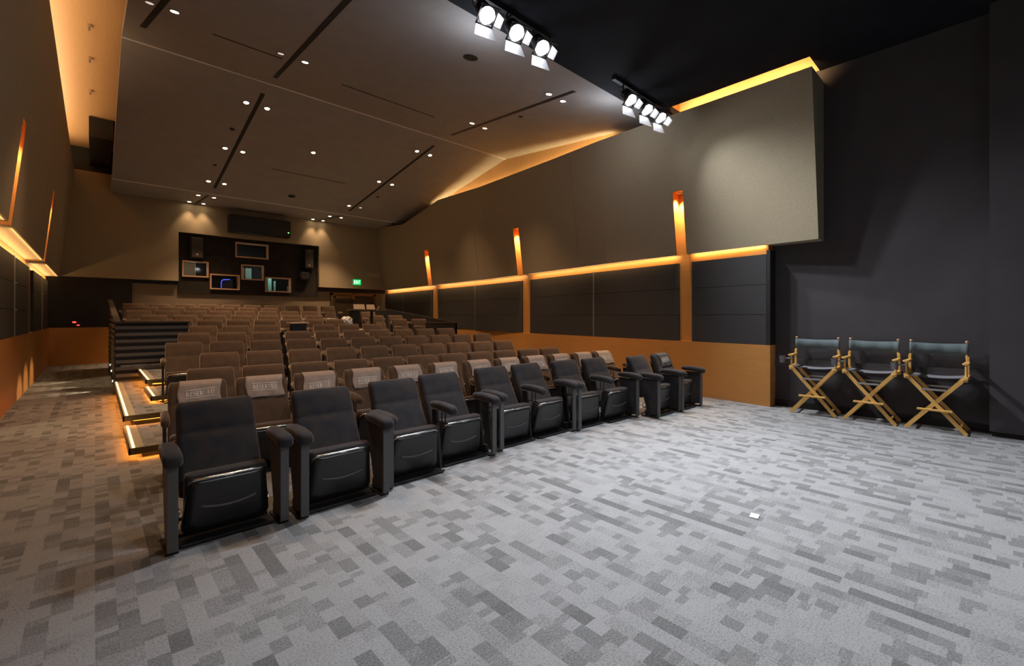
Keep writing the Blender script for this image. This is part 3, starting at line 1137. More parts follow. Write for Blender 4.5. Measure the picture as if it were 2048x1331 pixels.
ROWS = {2: [(0.744, 0.55, 12)], 3: [(1.017, 0.555, 11)], 4: [(1.306, 0.567, 10)], 5: [(1.023, 0.567, 11)], 6: [(1.3, 0.571, 10)],
        7: [(1.597, 0.56, 3), (3.916, 0.573, 3)], 8: [(0.798, 0.565, 8), (6.66, 0.66, 2)], 9: [(0.999, 0.589, 7), (6.354, 0.638, 2)],
        10: [(0.794, 0.569, 8), (6.6, 0.57, 1)], 11: [(1.013, 0.592, 6)], 12: [(0.788, 0.59, 10)]}
RN = {2: 'second', 3: 'third', 4: 'fourth', 5: 'fifth', 6: 'sixth', 7: 'seventh', 8: 'eighth', 9: 'ninth', 10: 'tenth', 11: 'eleventh', 12: 'last'}
protos = {}
for r, blocks in ROWS.items():
    sl = .07 if r < 8 else (.04 if r > 8 else .02)
    ang = -math.atan(sl)
    idx = 0
    for bi, (x0, p, n) in enumerate(blocks):
        for k in range(n):
            x = x0 + k * p
            y = YR[r] - sl * (x - .7)
            both = (k == n - 1)
            ox, oy, oz = x + .22 * math.sin(ang), y - .22 * math.cos(ang), ZR[r]
            if len(blocks) == 1:
                if idx == 0:
                    where = 'at the left end of the %s row' % RN[r]
                elif idx == n - 1:
                    where = 'at the right end of the %s row' % RN[r]
                else:
                    where = '%s from left in the %s row' % (ORD[idx], RN[r])
            elif bi == 0:
                where = '%s from left in the %s row' % (ORD[k], RN[r])
            else:
                where = ('%s seat right of the gap in the %s row' % (ORD[k], RN[r])) if n > 1 else 'only seat right of the gap in the %s row' % RN[r]
            if r == 2:
                lab = 'brown seat under a RESERVED cover, ' + where
            else:
                lab = 'plain brown velvet seat, ' + where
            grp = 'brown theatre seats of the %s row' % RN[r]
            if both not in protos:
                t = row_seat_proto(both)
                protos[both] = t
                t.location = (ox, oy, oz)
                t.rotation_euler = (0, 0, ang)
                t['label'] = lab
                t['group'] = grp
            else:
                dup(protos[both], (ox, oy, oz), ang, lab, grp)
            SEATPOS[(r, idx)] = (ox, oy, oz, ang)
            idx += 1


# ------------------------------------------------------------------ RESERVED covers
def arc_strip(cx, cy, rx, ry, a0, a1, w0, w1, n=10):
    """curved stroke: quads between outer ellipse and inner; thickness grows toward the middle"""
    out = []
    for k in range(n + 1):
        t = k / n
        a = rad(a0 + (a1 - a0) * t)
        wd = w0 + (w1 - w0) * math.sin(PI * t)
        out.append(((cx + rx * math.cos(a), cy + ry * math.sin(a)), (cx + (rx - wd) * math.cos(a), cy + (ry - w0) * math.sin(a))))
    return [[out[i][0], out[i + 1][0], out[i + 1][1], out[i][1]] for i in range(n)]


def rect(x0, x1, y0, y1):
    return [(x0, y0), (x1, y0), (x1, y1), (x0, y1)]


def glyph(c):
    Q = []
    th = .075
    if c in 'RED':
        Q += [rect(.09, .29, 0, 1), rect(0, .38 if c == 'R' else .2, 0, th), rect(0, .2, 1 - th, 1)]
    if c == 'R':
        Q += [rect(.2, .45, 1 - th, 1), rect(.2, .45, .48, .48 + th)] + arc_strip(.45, .74, .27, .26, -90, 90, th, .14)
        Q += [[(.36, .5), (.54, .5), (.86, th), (.68, th)], rect(.64, .95, 0, th)]
        return Q, .95
    if c == 'E':
        Q += [rect(.1, .74, 1 - th, 1), rect(.1, .78, 0, th), rect(.2, .58, .48, .48 + th), rect(.70, .74, .74, 1), rect(.74, .78, 0, .28), rect(.54, .58, .36, .66)]
        return Q, .84
    if c == 'D':
        Q += [rect(.1, .42, 1 - th, 1), rect(.1, .42, 0, th)] + arc_strip(.42, .5, .48, .5, -90, 90, th, .15, 14)
        return Q, .95
    if c == 'V':
        Q += [[(.08, 1), (.25, 1), (.52, 0), (.44, 0)], [(.76, 1), (.81, 1), (.52, 0), (.46, 0)], rect(0, .36, 1 - th, 1), rect(.64, .94, 1 - th, 1)]
        return Q, .94
    if c == 'S':
        pts = []
        for k in range(21):
            t = k / 20
            if t < .5:
                a = rad(35 + 235 * (t / .5))
                pts.append((.36 + .25 * math.cos(a), .745 + .225 * math.sin(a)))
            else:
                a = rad(90 - 235 * ((t - .5) / .5))
                pts.append((.36 + .28 * math.cos(a), .27 + .25 * math.sin(a)))
        for i in range(20):
            (x0, y0), (x1, y1) = pts[i], pts[i + 1]
            w0 = .03 + .05 * math.sin(PI * i / 20) ** 2
            w1 = .03 + .05 * math.sin(PI * (i + 1) / 20) ** 2
            d = math.hypot(x1 - x0, y1 - y0) or 1
            nx, ny = -(y1 - y0) / d, (x1 - x0) / d
            Q.append([(x0 + nx * w0, y0 + ny * w0), (x1 + nx * w1, y1 + ny * w1), (x1 - nx * w1, y1 - ny * w1), (x0 - nx * w0, y0 - ny * w0)])
        Q += [rect(.53, .58, .7, 1), rect(.09, .14, 0, .3)]
        return Q, .74
    return Q, .6


def cover(seat, idx, dark=False, seed=0, shift=0.0, zt=0.0, tilt=0.0, label=''):
    rnd = random.Random(seed)
    ox, oy, oz, ang = SEATPOS[seat]
    t = thing('seat_cover', label, 'seat cover', (ox, oy, oz), ang, 'RESERVED cloth covers over the seat backs')
    ph = [rnd.uniform(0, 6.28) for _ in range(5)]
    hw = 0.172
    cx = 0.012 + shift
    zlow = 0.655 + rnd.uniform(-.012, .012)

    def wr(x, z):
        return 0.0026 * (math.sin(x * 38 + z * 30 + ph[0]) + .7 * math.sin(x * 70 - z * 55 + ph[1]) + 1) * (0.5 + (0.86 - z) * 4)
    # path of the cloth: up the front, over the top, down the back
    path = []
    for k in range(13):
        z = zlow + (0.838 - zlow) * k / 12
        path.append((back_front_y(z) - .010, z, 1))
    yt, ztp, th, _ = back_profile(1.0)
    path += [(yt - .045, .857, .3), (yt - .02, .868, .2), (yt + .01, .870, .1), (yt + .038, .860, .1)]
    for k in range(5):
        z = .84 - .04 * k
        tt = (z - .27) / .59
        y, _, th, _ = back_profile(tt)
        path.append((y + th + .012, z, 0))
    bm = NB()
    nx = 18
    rows = []
    for y, z, f in path:
        row = []
        for i in range(nx + 1):
            u = -1 + 2 * i / nx
            x = cx + hw * u + (0.010 * math.sin(z * 25 + ph[2]) if f else 0)
            row.append(bm.verts.new((x, y - f * wr(x, z), z + (0.006 * math.sin(u * 4 + ph[3]) if z < zlow + .01 else 0))))
        rows.append(row)
    for a, b in zip(rows, rows[1:]):
        for i in range(nx):
            bm.faces.new((a[i], a[i + 1], b[i + 1], b[i]))
    # give the cloth a thickness
    g = bmesh.ops.extrude_face_region(bm, geom=list(bm.faces))
    for v in [e for e in g['geom'] if isinstance(e, bmesh.types.BMVert)]:
        v.co.y += .0025 if v.co.z < .85 and v.co.y < .4 else -.0015
        v.co.z -= .0015 if v.co.z > .85 else 0
    obj('cloth', bm, M_COVERD if dark else M_COVER, t, smooth=True)
    # printed word between two rules
    bm = NB()
    H = 0.041
    x = 0
    items = []
    for ch in 'RESERVED':
        q, adv = glyph(ch)
        items += [[(px + x, py) for px, py in poly] for poly in q]
        x += adv + .06
    W = x - .06
    sx = 0.225 / W
    items += [rect(-.2, W + .2, 1.28, 1.39), rect(-.2, W + .2, -.39, -.28)]
    z0 = 0.757 + zt
    for poly in items:
        n = []
        # subdivide long rules
        segs = 1
        if poly[1][0] - poly[0][0] > 3:
            segs = 12
        for s_ in range(segs):
            pp = poly if segs == 1 else rect(poly[0][0] + (poly[1][0] - poly[0][0]) * s_ / segs, poly[0][0] + (poly[1][0] - poly[0][0]) * (s_ + 1) / segs, poly[0][1], poly[2][1])
            vs = []
            for px, py in pp:
                xx = cx + (px - W / 2) * sx
                zz = z0 + (py - .5) * H + tilt * (xx - cx)
                vs.append(bm.verts.new((xx, back_front_y(min(zz, .838)) - .010 - wr(xx, zz) - .003, zz)))
            bm.faces.new(vs)
    o = obj('printed_word', bm, M_WHITE, t, fix=False)
    o['label'] = 'white RESERVED lettering between two lines'
    return t


for k in range(12):
    where = 'first from the left' if k == 0 else ('last on the right' if k == 11 else '%s from the left' % ORD[k])
    cover((2, k), k, False, 20 + k, [0, .01, .005, 0, .0, -.005, .005, 0, 0, 0, .01, 0][k], [0, .01, -.03, -.02, -.004, .01, -.005, -.005, -.01, 0, -.03, 0][k],
          random.Random(k).uniform(-.04, .08), 'taupe RESERVED cover over a second-row seat back, ' + where)
cover((1, 9), 12, True, 77, 0.02, 0.01, .05, 'charcoal RESERVED cover on the far right seat of the front row')


# ================================================================== DIRECTOR CHAIRS
def director_chair():
    t = thing('director_chair', '', 'chair')
    W = .29
    for yy, nm in ((-.2, 'front'), (.19, 'rear')):
        for s in (1, -1):
            bm = NB()
            o = .014 * s
            beam(bm, (-s * W, yy + o, .012), (s * (W - .025), yy + o, .70), .022, .045, (0, 0, 1))
            lg = obj('leg', bm, M_PINE, t)
            bm = NB()
            lathe(bm, [(.014, 0), (.016, .012), (.012, .016)], (-s * W, yy + o, 0), 12)
            obj('glide', bm, M_CREAM, lg)
    # hinge blocks, seat rails
    for s in (1, -1):
        bm = NB()
        box(bm, s * .285 - .022, s * .285 + .022, -.235, .225, .705, .735, bev=.004)
        for yy in (-.2, .19):
            box(bm, s * .275 - .03, s * .275 + .03, yy - .04, yy + .04, .672, .72, bev=.012)
        rl = obj('seat_rail', bm, M_PINE, t)
        bm = NB()
        for yy in (-.24, .23):
            lathe(bm, [(.008, 0), (.008, .01)], (s * .275, yy, .69), 8)
        obj('bolt', bm, M_STEEL, rl)
        # arm posts and arm
        bm = NB()
        tube(bm, (s * .285, -.16, .735), (s * .285, -.16, .885), .014, .012, 12)
        obj('arm_post', bm, M_PINE, t)
        bm = NB()
        box(bm, s * .285 - .016, s * .285 + .016, .13, .17, .735, .97, bev=.005)
        obj('rear_post', bm, M_PINE, t)
        bm = NB()
        rings = []
        for y, w_ in ((-.24, .03), (-.232, .06), (-.21, .07), (-.1, .056), (.1, .05), (.175, .05), (.185, .03)):
            rings.append([(s * .285 + px, y, .898 + pz) for px, pz in rrect(w_, .024, .01)])
        loft(bm, rings)
        obj('armrest', bm, M_PINE, t, smooth=False)
        # back stick through the canvas, knob
        bm = NB()
        tube(bm, (s * .275, .15, .95), (s * .275, .165, 1.15), .011, .010, 12)
        tube(bm, (s * .285, .15, .90), (s * .276, .152, .985), .017, .017, 12)
        st = obj('back_stick', bm, M_PINE, t)
        bm = NB()
        lathe(bm, [(.004, 0), (.016, .006), (.019, .016), (.015, .028), (.005, .033)], (s * .275, .165, 1.145), 14)
        obj('knob', bm, M_CREAM, st, smooth=True)
    # canvas back: sling round the two sticks
    bm = NB()
    n = 20
    ra, rb = [], []
    for k in range(n + 1):
        u = -1 + 2 * k / n
        x = .29 * u
        yb = .158 + .012 * (1 - u * u) + (0.004 * math.sin(u * 9))
        if abs(u) > .92:
            yb -= .0
        ra.append((x, yb, u))
    rings = []
    for x, y, u in ra:
        f = .018 if abs(u) > .88 else .004
        sag = .004 * math.cos(u * PI)
        rings.append([(x, y - f, .985 + sag), (x, y + f, .985 + sag), (x, y + f + .006, 1.06), (x, y + f, 1.135 - sag), (x, y - f, 1.135 - sag), (x, y - f - .004 + .004 * math.sin(u * 7), 1.06)])
    loft(bm, rings)
    obj('canvas_back', bm, M_CANVAS, t, smooth=True)
    # sling seat
    bm = NB()
    rings = []
    for k in range(17):
        u = -1 + 2 * k / 16
        x = .27 * u
        z = .728 - .028 * (1 - u * u)
        rings.append([(x, -.18, z), (x, .17, z), (x, .17, z - .006), (x, -.18, z - .006)])
    loft(bm, rings)
    sc = obj('canvas_seat', bm, M_SEATCANVAS, t)
    bm = NB()
    box(bm, -.15, -.07, -.186, -.179, .700, .716)
    obj('dark_hem', bm, M_BLACK, sc)
    # metal cross braces between the crossing legs (upper part)
    for yy in (-.225, .215):
        bm = NB()
        box(bm, -.13, .11, yy - .006, yy + .006, .535, .56)
        obj('metal_brace', bm, M_STEEL, t)
    # footrest and low side stretchers
    bm = NB()
    box(bm, -.17, .17, -.275, -.23, .275, .30, bev=.004)
    for s in (-1, 1):
        pass
    obj('footrest', bm, M_PINE, t)
    for s in (-1, 1):
        bm = NB()
        beam(bm, (s * .235, -.195, .085), (s * .235, .185, .085), .022, .022)
        obj('stretcher', bm, M_PINE, t)
    # cup holder clipped to one arm post
    bm = NB()
    tube(bm, (-.30, -.165, .845), (-.36, -.20, .84), .012, .012, 10)
    lathe(bm, [(.016, -.012), (.022, -.012), (.022, .012), (.016, .012)], (-.285, -.16, .845), 14)
    ch = obj('cup_holder', bm, M_STEEL, t)
    bm = NB()
    lathe(bm, [(.036, 0), (.044, .10), (.047, .10), (.047, .106), (.041, .106), (.034, .006)], (-.40, -.215, .775), 20)
    obj('cup', bm, M_POSTC, ch, smooth=False)
    return t


M_POSTC = mat('grey_metal_cup', (0.20, 0.20, 0.22), 0.35, metal=0.7)


dc = director_chair()
places = [((8.195, 1.925), -86, 'wooden director chair nearest the seating, farthest left of the three by the dark wall'),
          ((8.215, 1.235), -90, 'middle wooden director chair of the three along the dark wall'),
          ((8.205, 0.55), -91.0, 'wooden director chair nearest the corner wall, right end of the three')]
for i, ((x, y), a, lab) in enumerate(places):
    # the centre of the front feet was measured; shift back to the chair centre
    if i == 0:
        dc.location = (x, y, 0)
        dc.rotation_euler = (0, 0, rad(a))
        dc['label'] = lab
        dc['group'] = 'director chairs along the dark wall'
    else:
        dup(dc, (x, y, 0), rad(a), lab, 'director chairs along the dark wall')

# white floor-box lid on the carpet
t = thing('floor_box', 'small white rectangular lid lying flat on the open grey carpet', 'floor box', (3.63, 1.24, 0), rad(10))
bm = NB()
box(bm, -.045, .045, -.03, .03, 0, .006, bev=.002)
obj('lid', bm, mat('white_lid', (.62, .62, .62), .5), t)


# ================================================================== CEILING FITTINGS
def pitch(y):
    return math.atan(.1894) if y <= 10.93 else (-math.atan(.172) if y <= 17.5 else -math.atan(.02))


DOWN = [(0.90, 8.62, 1, 'in the front left, right of the first slot'), (0.60, 8.64, 0, 'unlit, in the front left corner left of the first slot'),
        (2.86, 8.74, 1, 'right of the front end of the long blue-black slot'), (2.45, 8.75, 0, 'dim, left of the long front slot'),
        (6.20, 5.68, 1, 'left of the slot near the stage lights'), (6.60, 5.68, 1, 'right of the slot near the stage lights'),
        (6.75, 8.72, 1, 'left of the lower half of the right front slot'), (7.17, 8.74, 1, 'right of the lower half of the right front slot'),
        (2.58, 11.88, 1, 'left of the front end of the middle left slot'), (3.02, 11.88, 1, 'right of the front end of the middle left slot'),
        (2.59, 14.25, 1, 'left of the centre of the middle left slot'), (3.01, 14.25, 1, 'right of the centre of the middle left slot'),
        (2.57, 16.55, 1, 'left of the rear end of the middle left slot'), (2.99, 16.55, 1, 'right of the rear end of the middle left slot'),
        (4.61, 13.39, 1, 'standing alone between the two middle slots'),
        (7.11, 11.88, 1, 'left of the front end of the middle right slot'), (7.58, 11.90, 1, 'right of the front end of the middle right slot'),
        (7.06, 14.25, 1, 'left of the centre of the middle right slot'), (7.55, 14.26, 1, 'right of the centre of the middle right slot'),
        (7.01, 16.59, 1, 'left of the rear end of the middle right slot'), (7.46, 16.59, 0, 'faint, right of the rear end of the middle right slot'),
        (2.50, 17.92, 1, 'behind the fold, left of the short left slot, front one'), (2.94, 17.94, 1, 'behind the fold, right of the short left slot, front one'),
        (2.40, 19.05, 1, 'by the back wall, left of the short left slot'), (2.81, 19.05, 1, 'by the back wall, right of the short left slot'),
        (6.54, 19.05, 1, 'by the back wall, left of the short right slot'), (6.95, 19.05, 1, 'by the back wall, right of the short right slot'),
        (6.87, 18.10, 1, 'behind the fold, left of the short right slot, front one'), (7.31, 18.07, 1, 'behind the fold, right of the short right slot, front one'),
        (1.15, 5.75, 1, 'beside the front end of the left front slot, above the aisle'), (2.15, 5.45, 1, 'beside the front end of the second front slot')]


def ring_bm():
    bm = NB()
    n = 24
    rings = []
    for r, z in ((.052, .0), (.078, .0), (.078, -.008), (.070, -.012), (.054, -.006), (.052, 0)):
        rings.append([(r * math.cos(2 * PI * k / n), r * math.sin(2 * PI * k / n), z) for k in range(n)])
    loft(bm, rings, closed_caps=False)
    return bm


def lens_bm():
    bm = NB()
    lathe(bm, [(.052, 0), (.050, -.006)], n=20)
    return bm


M_DIMLENS = mat('dim_lens', (.5, .48, .45), .4, emit=(1, .85, .7), estr=.5)
for x, y, lit, lab in DOWN:
    t = thing('recessed_downlight', 'round recessed ceiling light ' + lab, 'ceiling light', (x, y, ceil_z(y) - .001), 0, 'recessed ceiling lights')
    t.rotation_euler = (pitch(y), 0, 0)
    add('trim_ring', 'trim_ring', ring_bm, M_RIM, t)
    add('lens', 'lens_on' if lit else 'lens_off', lens_bm, M_LED if lit else M_DIMLENS, t)
    if lit:
        lamp('downlight_spot', 'SPOT', (x, y, ceil_z(y) - .04), P_DOWN * (.17 if y > 19 else (.6 if y < 5.8 and x < 3 else 1)), WARM, None, aim=(0, 0, -1), spot_size=rad(74), spot_blend=.75, shadow_soft_size=.05)


def slot(x0, y0, x1, y1, wd, label, name='ceiling_slot'):
    bm = NB()
    d = Vector((x1 - x0, y1 - y0, 0)).normalized()
    n = Vector((-d.y, d.x, 0)) * wd / 2
    za, zb = ceil_z(y0), ceil_z(y1)
    pts = []
    for dz in (-.004, .02):
        for sx, (xx, yy, zz) in ((1, (x0, y0, za)), (-1, (x0, y0, za)), (-1, (x1, y1, zb)), (1, (x1, y1, zb))):
            pts.append((xx + n.x * sx, yy + n.y * sx, zz + dz))
    hexa(bm, pts)
    tag(obj(name, bm, M_SLOTD), label, 'air slot')


slot(0.60, 9.95, 1.05, 5.2, .085, 'long dark air slot at the front left edge of the light ceiling')
slot(2.78, 10.35, 2.40, 5.3, .085, 'long dark air slot in the front middle of the light ceiling')
slot(7.23, 10.26, 6.31, 5.16, .085, 'long dark air slot in the front right of the ceiling, near the stage lights')
slot(2.80, 11.35, 2.80, 17.0, .085, 'long dark air slot over the left seats, between ridge and fold')
slot(7.37, 11.36, 7.22, 17.04, .085, 'long dark air slot over the right seats, between ridge and fold')
slot(2.75, 17.72, 2.60, 19.2, .085, 'short dark air slot behind the fold, on the left')
slot(7.18, 17.80, 6.81, 19.1, .085, 'short dark air slot behind the fold, on the right')
slot(1.46, 9.01, 2.55, 9.0, .035, 'thin crosswise slot at the front left of the ceiling')
slot(3.76, 9.25, 6.02, 9.25, .035, 'thin crosswise slot in the centre of the front ceiling')
slot(3.91, 14.89, 6.17, 14.89, .035, 'thin crosswise slot in the centre of the rear ceiling')
for x, y, r, lab in ((6.92, 7.18, .05, 'small dark round cap on the ceiling right of the front right slot'),
                     (4.42, 5.75, .12, 'large round ceiling speaker just behind the left stage lights'),
                     (2.55, 13.19, .06, 'small dark round cap beside the middle left slot, front one'),
                     (2.54, 15.38, .05, 'small dark round cap beside the middle left slot, rear one'),
                     (4.99, 16.61, .12, 'large dark round ceiling speaker near the rear fold'),
                     (7.58, 15.40, .05, 'small dark round cap beside the middle right slot')):
    t = thing('ceiling_speaker' if r > .1 else 'smoke_detector', lab, 'ceiling speaker' if r > .1 else 'detector', (x, y, ceil_z(y)))
    t.rotation_euler = (pitch(y), 0, 0)
    bm = NB()
    lathe(bm, [(r, .002), (r, -.006), (r * .8, -.012), (r * .2, -.012)], n=24)
    obj('grille', bm, M_BLACK, t)


# ------------------------------------------------------------------ stage lights
def stage_light():
    t = thing('stage_light', '', 'stage light')
    bm = NB()
    lathe(bm, [(.05, .26), (.085, .22), (.092, .10), (.104, .03), (.104, 0), (.098, 0), (.088, .03)], n=28)
    body = obj('lamp_housing', bm, M_BLACK, t, smooth=False)
    bm = NB()
    lathe(bm, [(.09, .028), (.088, .02)], n=28)
    obj('lens', bm, M_LENS, t)
    # square frame and four barn doors
    bm = NB()
    for a, b, c, d in ((-.115, .115, .098, .112), (-.115, .115, -.112, -.098), (-.112, -.098, -.1, .1), (.098, .112, -.1, .1)):
        box(bm, a, b, c, d, -.012, .006)
    obj('colour_frame', bm, M_BLACK, t)
    for k, fl, ln in ((0, 4, .06), (1, 30, .11), (2, 24, .17), (3, 24, .05)):
        bm = NB()
        hw = .108 if k % 2 == 0 else .075
        hw2 = .15 if k % 2 == 0 else .06
        c, s = math.cos(rad(fl)), math.sin(rad(fl))
        pts = [(-hw, .11, -.012), (hw, .11, -.012), (hw2, .11 + ln * s, -.012 - ln * c), (-hw2, .11 + ln * s, -.012 - ln * c)]
        q = [bm.verts.new(p) for p in pts]
        q2 = [bm.verts.new((p[0], p[1] + .003 * c, p[2] + .003 * s)) for p in pts]
        bm.faces.new(q)
        bm.faces.new(q2)
        for i in range(4):
            bm.faces.new((q[i], q[(i + 1) % 4], q2[(i + 1) % 4], q2[i]))
        bmesh.ops.rotate(bm, verts=bm.verts, cent=(0, 0, 0), matrix=Matrix.Rotation(rad(90 * k), 3, 'Z'))
        obj('barn_door', bm, M_DOOR, t)
    bm = NB()
    path_tube(bm, [(-.118, 0, .09), (-.122, 0, .2), (-.11, .02, .30), (0, .03, .325), (.11, .02, .30), (.122, 0, .2), (.118, 0, .09)], .009, 8)
    y_ = obj('yoke', bm, M_STEEL, t)
    bm = NB()
    lathe(bm, [(.016, 0), (.016, .05)], (0, .03, .325), 10)
    obj('clamp', bm, M_STEEL, y_)
    return t


M_DOOR = mat('barn_door_metal', (.38, .38, .40), .45, metal=.3)
sl = stage_light()
aim = Vector((-0.12, -0.60, -0.79)).normalized()
spots = [(3.40, 'left-hand one of the left trio of bright stage lights, near the picture top'), (3.88, 'middle one of the left trio of bright stage lights'), (4.35, 'right-hand one of the left trio of bright stage lights'),
         (6.47, 'left-hand one of the right trio of bright stage lights'), (6.98, 'middle one of the right trio of bright stage lights'), (7.44, 'right-hand one of the right trio, by the beige wall panel')]
q = (-aim).to_track_quat('Z', 'Y')
for i, (x, lab) in enumerate(spots):
    loc = (x, 4.1, 5.05)
    if i == 0:
        o = sl
        o.location = loc
        o['label'] = lab
        o['group'] = 'stage lights with barn doors'
    else:
        o = dup(sl, loc, 0, lab, 'stage lights with barn doors')
    o.rotation_euler = q.to_euler()
    lamp('stage_spot', 'SPOT', tuple(Vector(loc) + aim * .02), P_STAGE * (0.7 if x > 7.2 else 1.0), COOL, None, aim=tuple(aim), spot_size=rad(98 if x < 5 else 92), spot_blend=1.0, shadow_soft_size=.08)
aim2 = Vector((0.0, 0.80, -0.60)).normalized()  # three unseen fixtures added behind the viewer to fill the seat fronts
q2 = (-aim2).to_track_quat('Z', 'Y')
for x, lab in ((2.2, 'left-hand one of three added fill lights over the front of the open floor, facing the seats'),
               (3.9, 'middle one of three added fill lights over the front of the open floor, facing the seats'),
               (5.6, 'right-hand one of three added fill lights over the front of the open floor, facing the seats')):
    o = dup(sl, (x, -1.6, 5.0), 0, lab.replace(' over the front of the open floor', ' behind the viewer'), 'stage lights with barn doors')
    o.rotation_euler = q2.to_euler()
    lamp('stage_spot', 'SPOT', tuple(Vector((x, -1.6, 5.0)) + aim2 * .02), 170, COOL, None, aim=tuple(aim2), spot_size=rad(70), spot_blend=1.0, shadow_soft_size=.12)
for x0, x1, lab in ((3.1, 4.65, 'black ceiling track holding the left trio of stage lights'), (6.2, 7.7, 'black ceiling track holding the right trio of stage lights')):
    t = thing('light_track', lab, 'light track', (x0, 4.26, 5.36))
    bm = NB()
    box(bm, 0, x1 - x0, -.03, .03, 0.0, .04)
    obj('track_bar', bm, M_BLACK, t)
    for k in range(3):
        bm = NB()
        tube(bm, (.28 + k * .48, 0, -.08), (.28 + k * .48, 0, .0), .012, n=8)
        obj('hanger', bm, M_BLACK, t)
for x in (3.9, 6.95):  # bare point lamps added for ceiling glow round the stage lights, no fixture
    lamp('stage_spill_fill', 'POINT', (x, 4.9, 4.95), 14, (.85, .9, 1), None, shadow_soft_size=.15)

# ================================================================== BACK WALL FITTINGS
WIN = [(3.85, 4.97, 3.71, 4.28), (2.23, 3.01, 2.89, 3.46), (3.05, 3.99, 2.48, 3.04), (4.04, 4.81, 2.88, 3.46), (4.86, 5.79, 2.45, 3.03)]
bm = NB()
holed_wall(bm, 2.125, 6.855, 2.30, 4.415, 19.42, 19.495, [(a + .04, b - .04, c + .04, d - .04) for a, b, c, d in WIN])
tag(obj('booth_board', bm, noisy('black_felt', (.016, .014, .012), (.024, .020, .017), (6, 6, 6), .9)), 'large black board with five framed booth windows, in the centre of the back wall', 'wall board')
for i, (a, b, c, d) in enumerate(WIN):
    r = bpy.data.objects.new('window_%d' % (i + 1), None)
    COL.objects.link(r)
    r['kind'] = 'structure'
    bm = NB()
    for x0, x1, z0, z1 in ((a, b, c, c + .045), (a, b, d - .045, d), (a, a + .045, c + .045, d - .045), (b - .045, b, c + .045, d - .045)):
        box(bm, x0, x1, 19.34, 19.50, z0, z1)
    obj('window_frame', bm, M_CREAM, r)
    bm = NB()
    box(bm, a + .045, b - .045, 19.46, 19.466, c + .045, d - .045)
    obj('window_glass', bm, M_GLASS, r)
# booth interior
bm = NB()
box(bm, 1.8, 7.2, 20.9, 21.0, 1.5, 5.0)
box(bm, 1.8, 7.2, 19.72, 20.9, 1.4, 1.5)
box(bm, 1.8, 7.2, 19.72, 20.9, 4.9, 5.0)
struct(obj('wall_booth', bm, M_BLACK))
t = thing('equipment_rack', 'pale green lit equipment shapes seen through the lower right booth window', 'equipment', (5.3, 20.3, 2.35))
for dx, w_, z0, z1 in ((-.22, .10, .1, .62), (-.05, .14, .05, .72), (.14, .06, .1, .6), (-.32, .05, .1, .45)):
    bm = NB()
    box(bm, dx - w_ / 2, dx + w_ / 2, -.05, .1, z0, z1, bev=.015)
    obj('equipment_case', bm, M_TEAL, t)
bm = NB()
box(bm, -.5, .5, -.1, .2, 0, .05)
obj('shelf', bm, M_BLACK, t)
lamp('booth_lamp', 'POINT', (0, -.45, .8), 5, (.75, 1, .92), t, shadow_soft_size=.05)
t = thing('booth_screen', 'grey monitor edged with blue light behind the lower left booth window', 'monitor', (3.72, 20.2, 2.40))
bm = NB()
box(bm, -.16, .2, -.02, .02, 0.1, .55, bev=.01)
obj('screen_body', bm, M_POST, t)
bm = NB()
path_tube(bm, [(-.18, -.03, .12), (-.18, -.03, .40), (-.16, -.03, .47), (-.10, -.03, .50), (.1, -.03, .52)], .009, 8)
obj('blue_light_line', bm, M_BLUE, t)
t = thing('booth_cabinet', 'pale cabinet seen through the centre booth window', 'cabinet', (4.52, 20.5, 2.8))
bm = NB()
box(bm, -.12, .1, -.1, .1, 0, .62, bev=.01)
obj('cabinet_body', bm, M_TEAL, t)
bm = NB()
box(bm, -.40, -.15, -.05, .1, 0, .62, bev=.01)
obj('cabinet_side', bm, M_CREAM, t)
lamp('booth_lamp', 'POINT', (0, -.6, .75), 2.5, (1, .9, .8), t, shadow_soft_size=.05)
t = thing('booth_door', 'greyish door panel behind the left booth window', 'panel', (2.62, 20.6, 2.6))
bm = NB()
box(bm, -.6, .12, -.02, .02, 0, .9)
obj('door_leaf', bm, M_BEIGE, t)
bm = NB()
box(bm, .13, .17, -.04, .02, 0, .9)
obj('door_post', bm, M_CREAM, t)
lamp('booth_lamp', 'POINT', (0, -.7, .6), 4, (1, .82, .6), t, shadow_soft_size=.05)


def wall_speaker(x0, x1, z0, z1, label):
    t = thing('wall_speaker', label, 'speaker', ((x0 + x1) / 2, 19.40, z0))
    w_, h = (x1 - x0) / 2, z1 - z0
    bm = NB()
    prism(bm, [(-w_, 0), (w_, 0), (w_ * .75, -.30), (-w_ * .75, -.30)], 'z', 0, h)
    bmesh.ops.bevel(bm, geom=list(bm.edges), offset=.012, segments=2, affect='EDGES')
    obj('cabinet', bm, M_BLACK, t)
    bm = NB()
    box(bm, -w_ * .70, w_ * .70, -.312, -.298, .03, h - .03, bev=.006)
    g = obj('grille', bm, mat('speaker_grille', (.035, .030, .027), .7), t)
    bm = NB()
    box(bm, -.028, .028, -.318, -.311, .10, .155, bev=.004)
    obj('badge', bm, M_CREAM, g)
    bm = NB()
    tube(bm, (0, -.02, h * .8), (0, .02, h * .8), .05, n=12)
    obj('bracket', bm, M_BLACK, t)


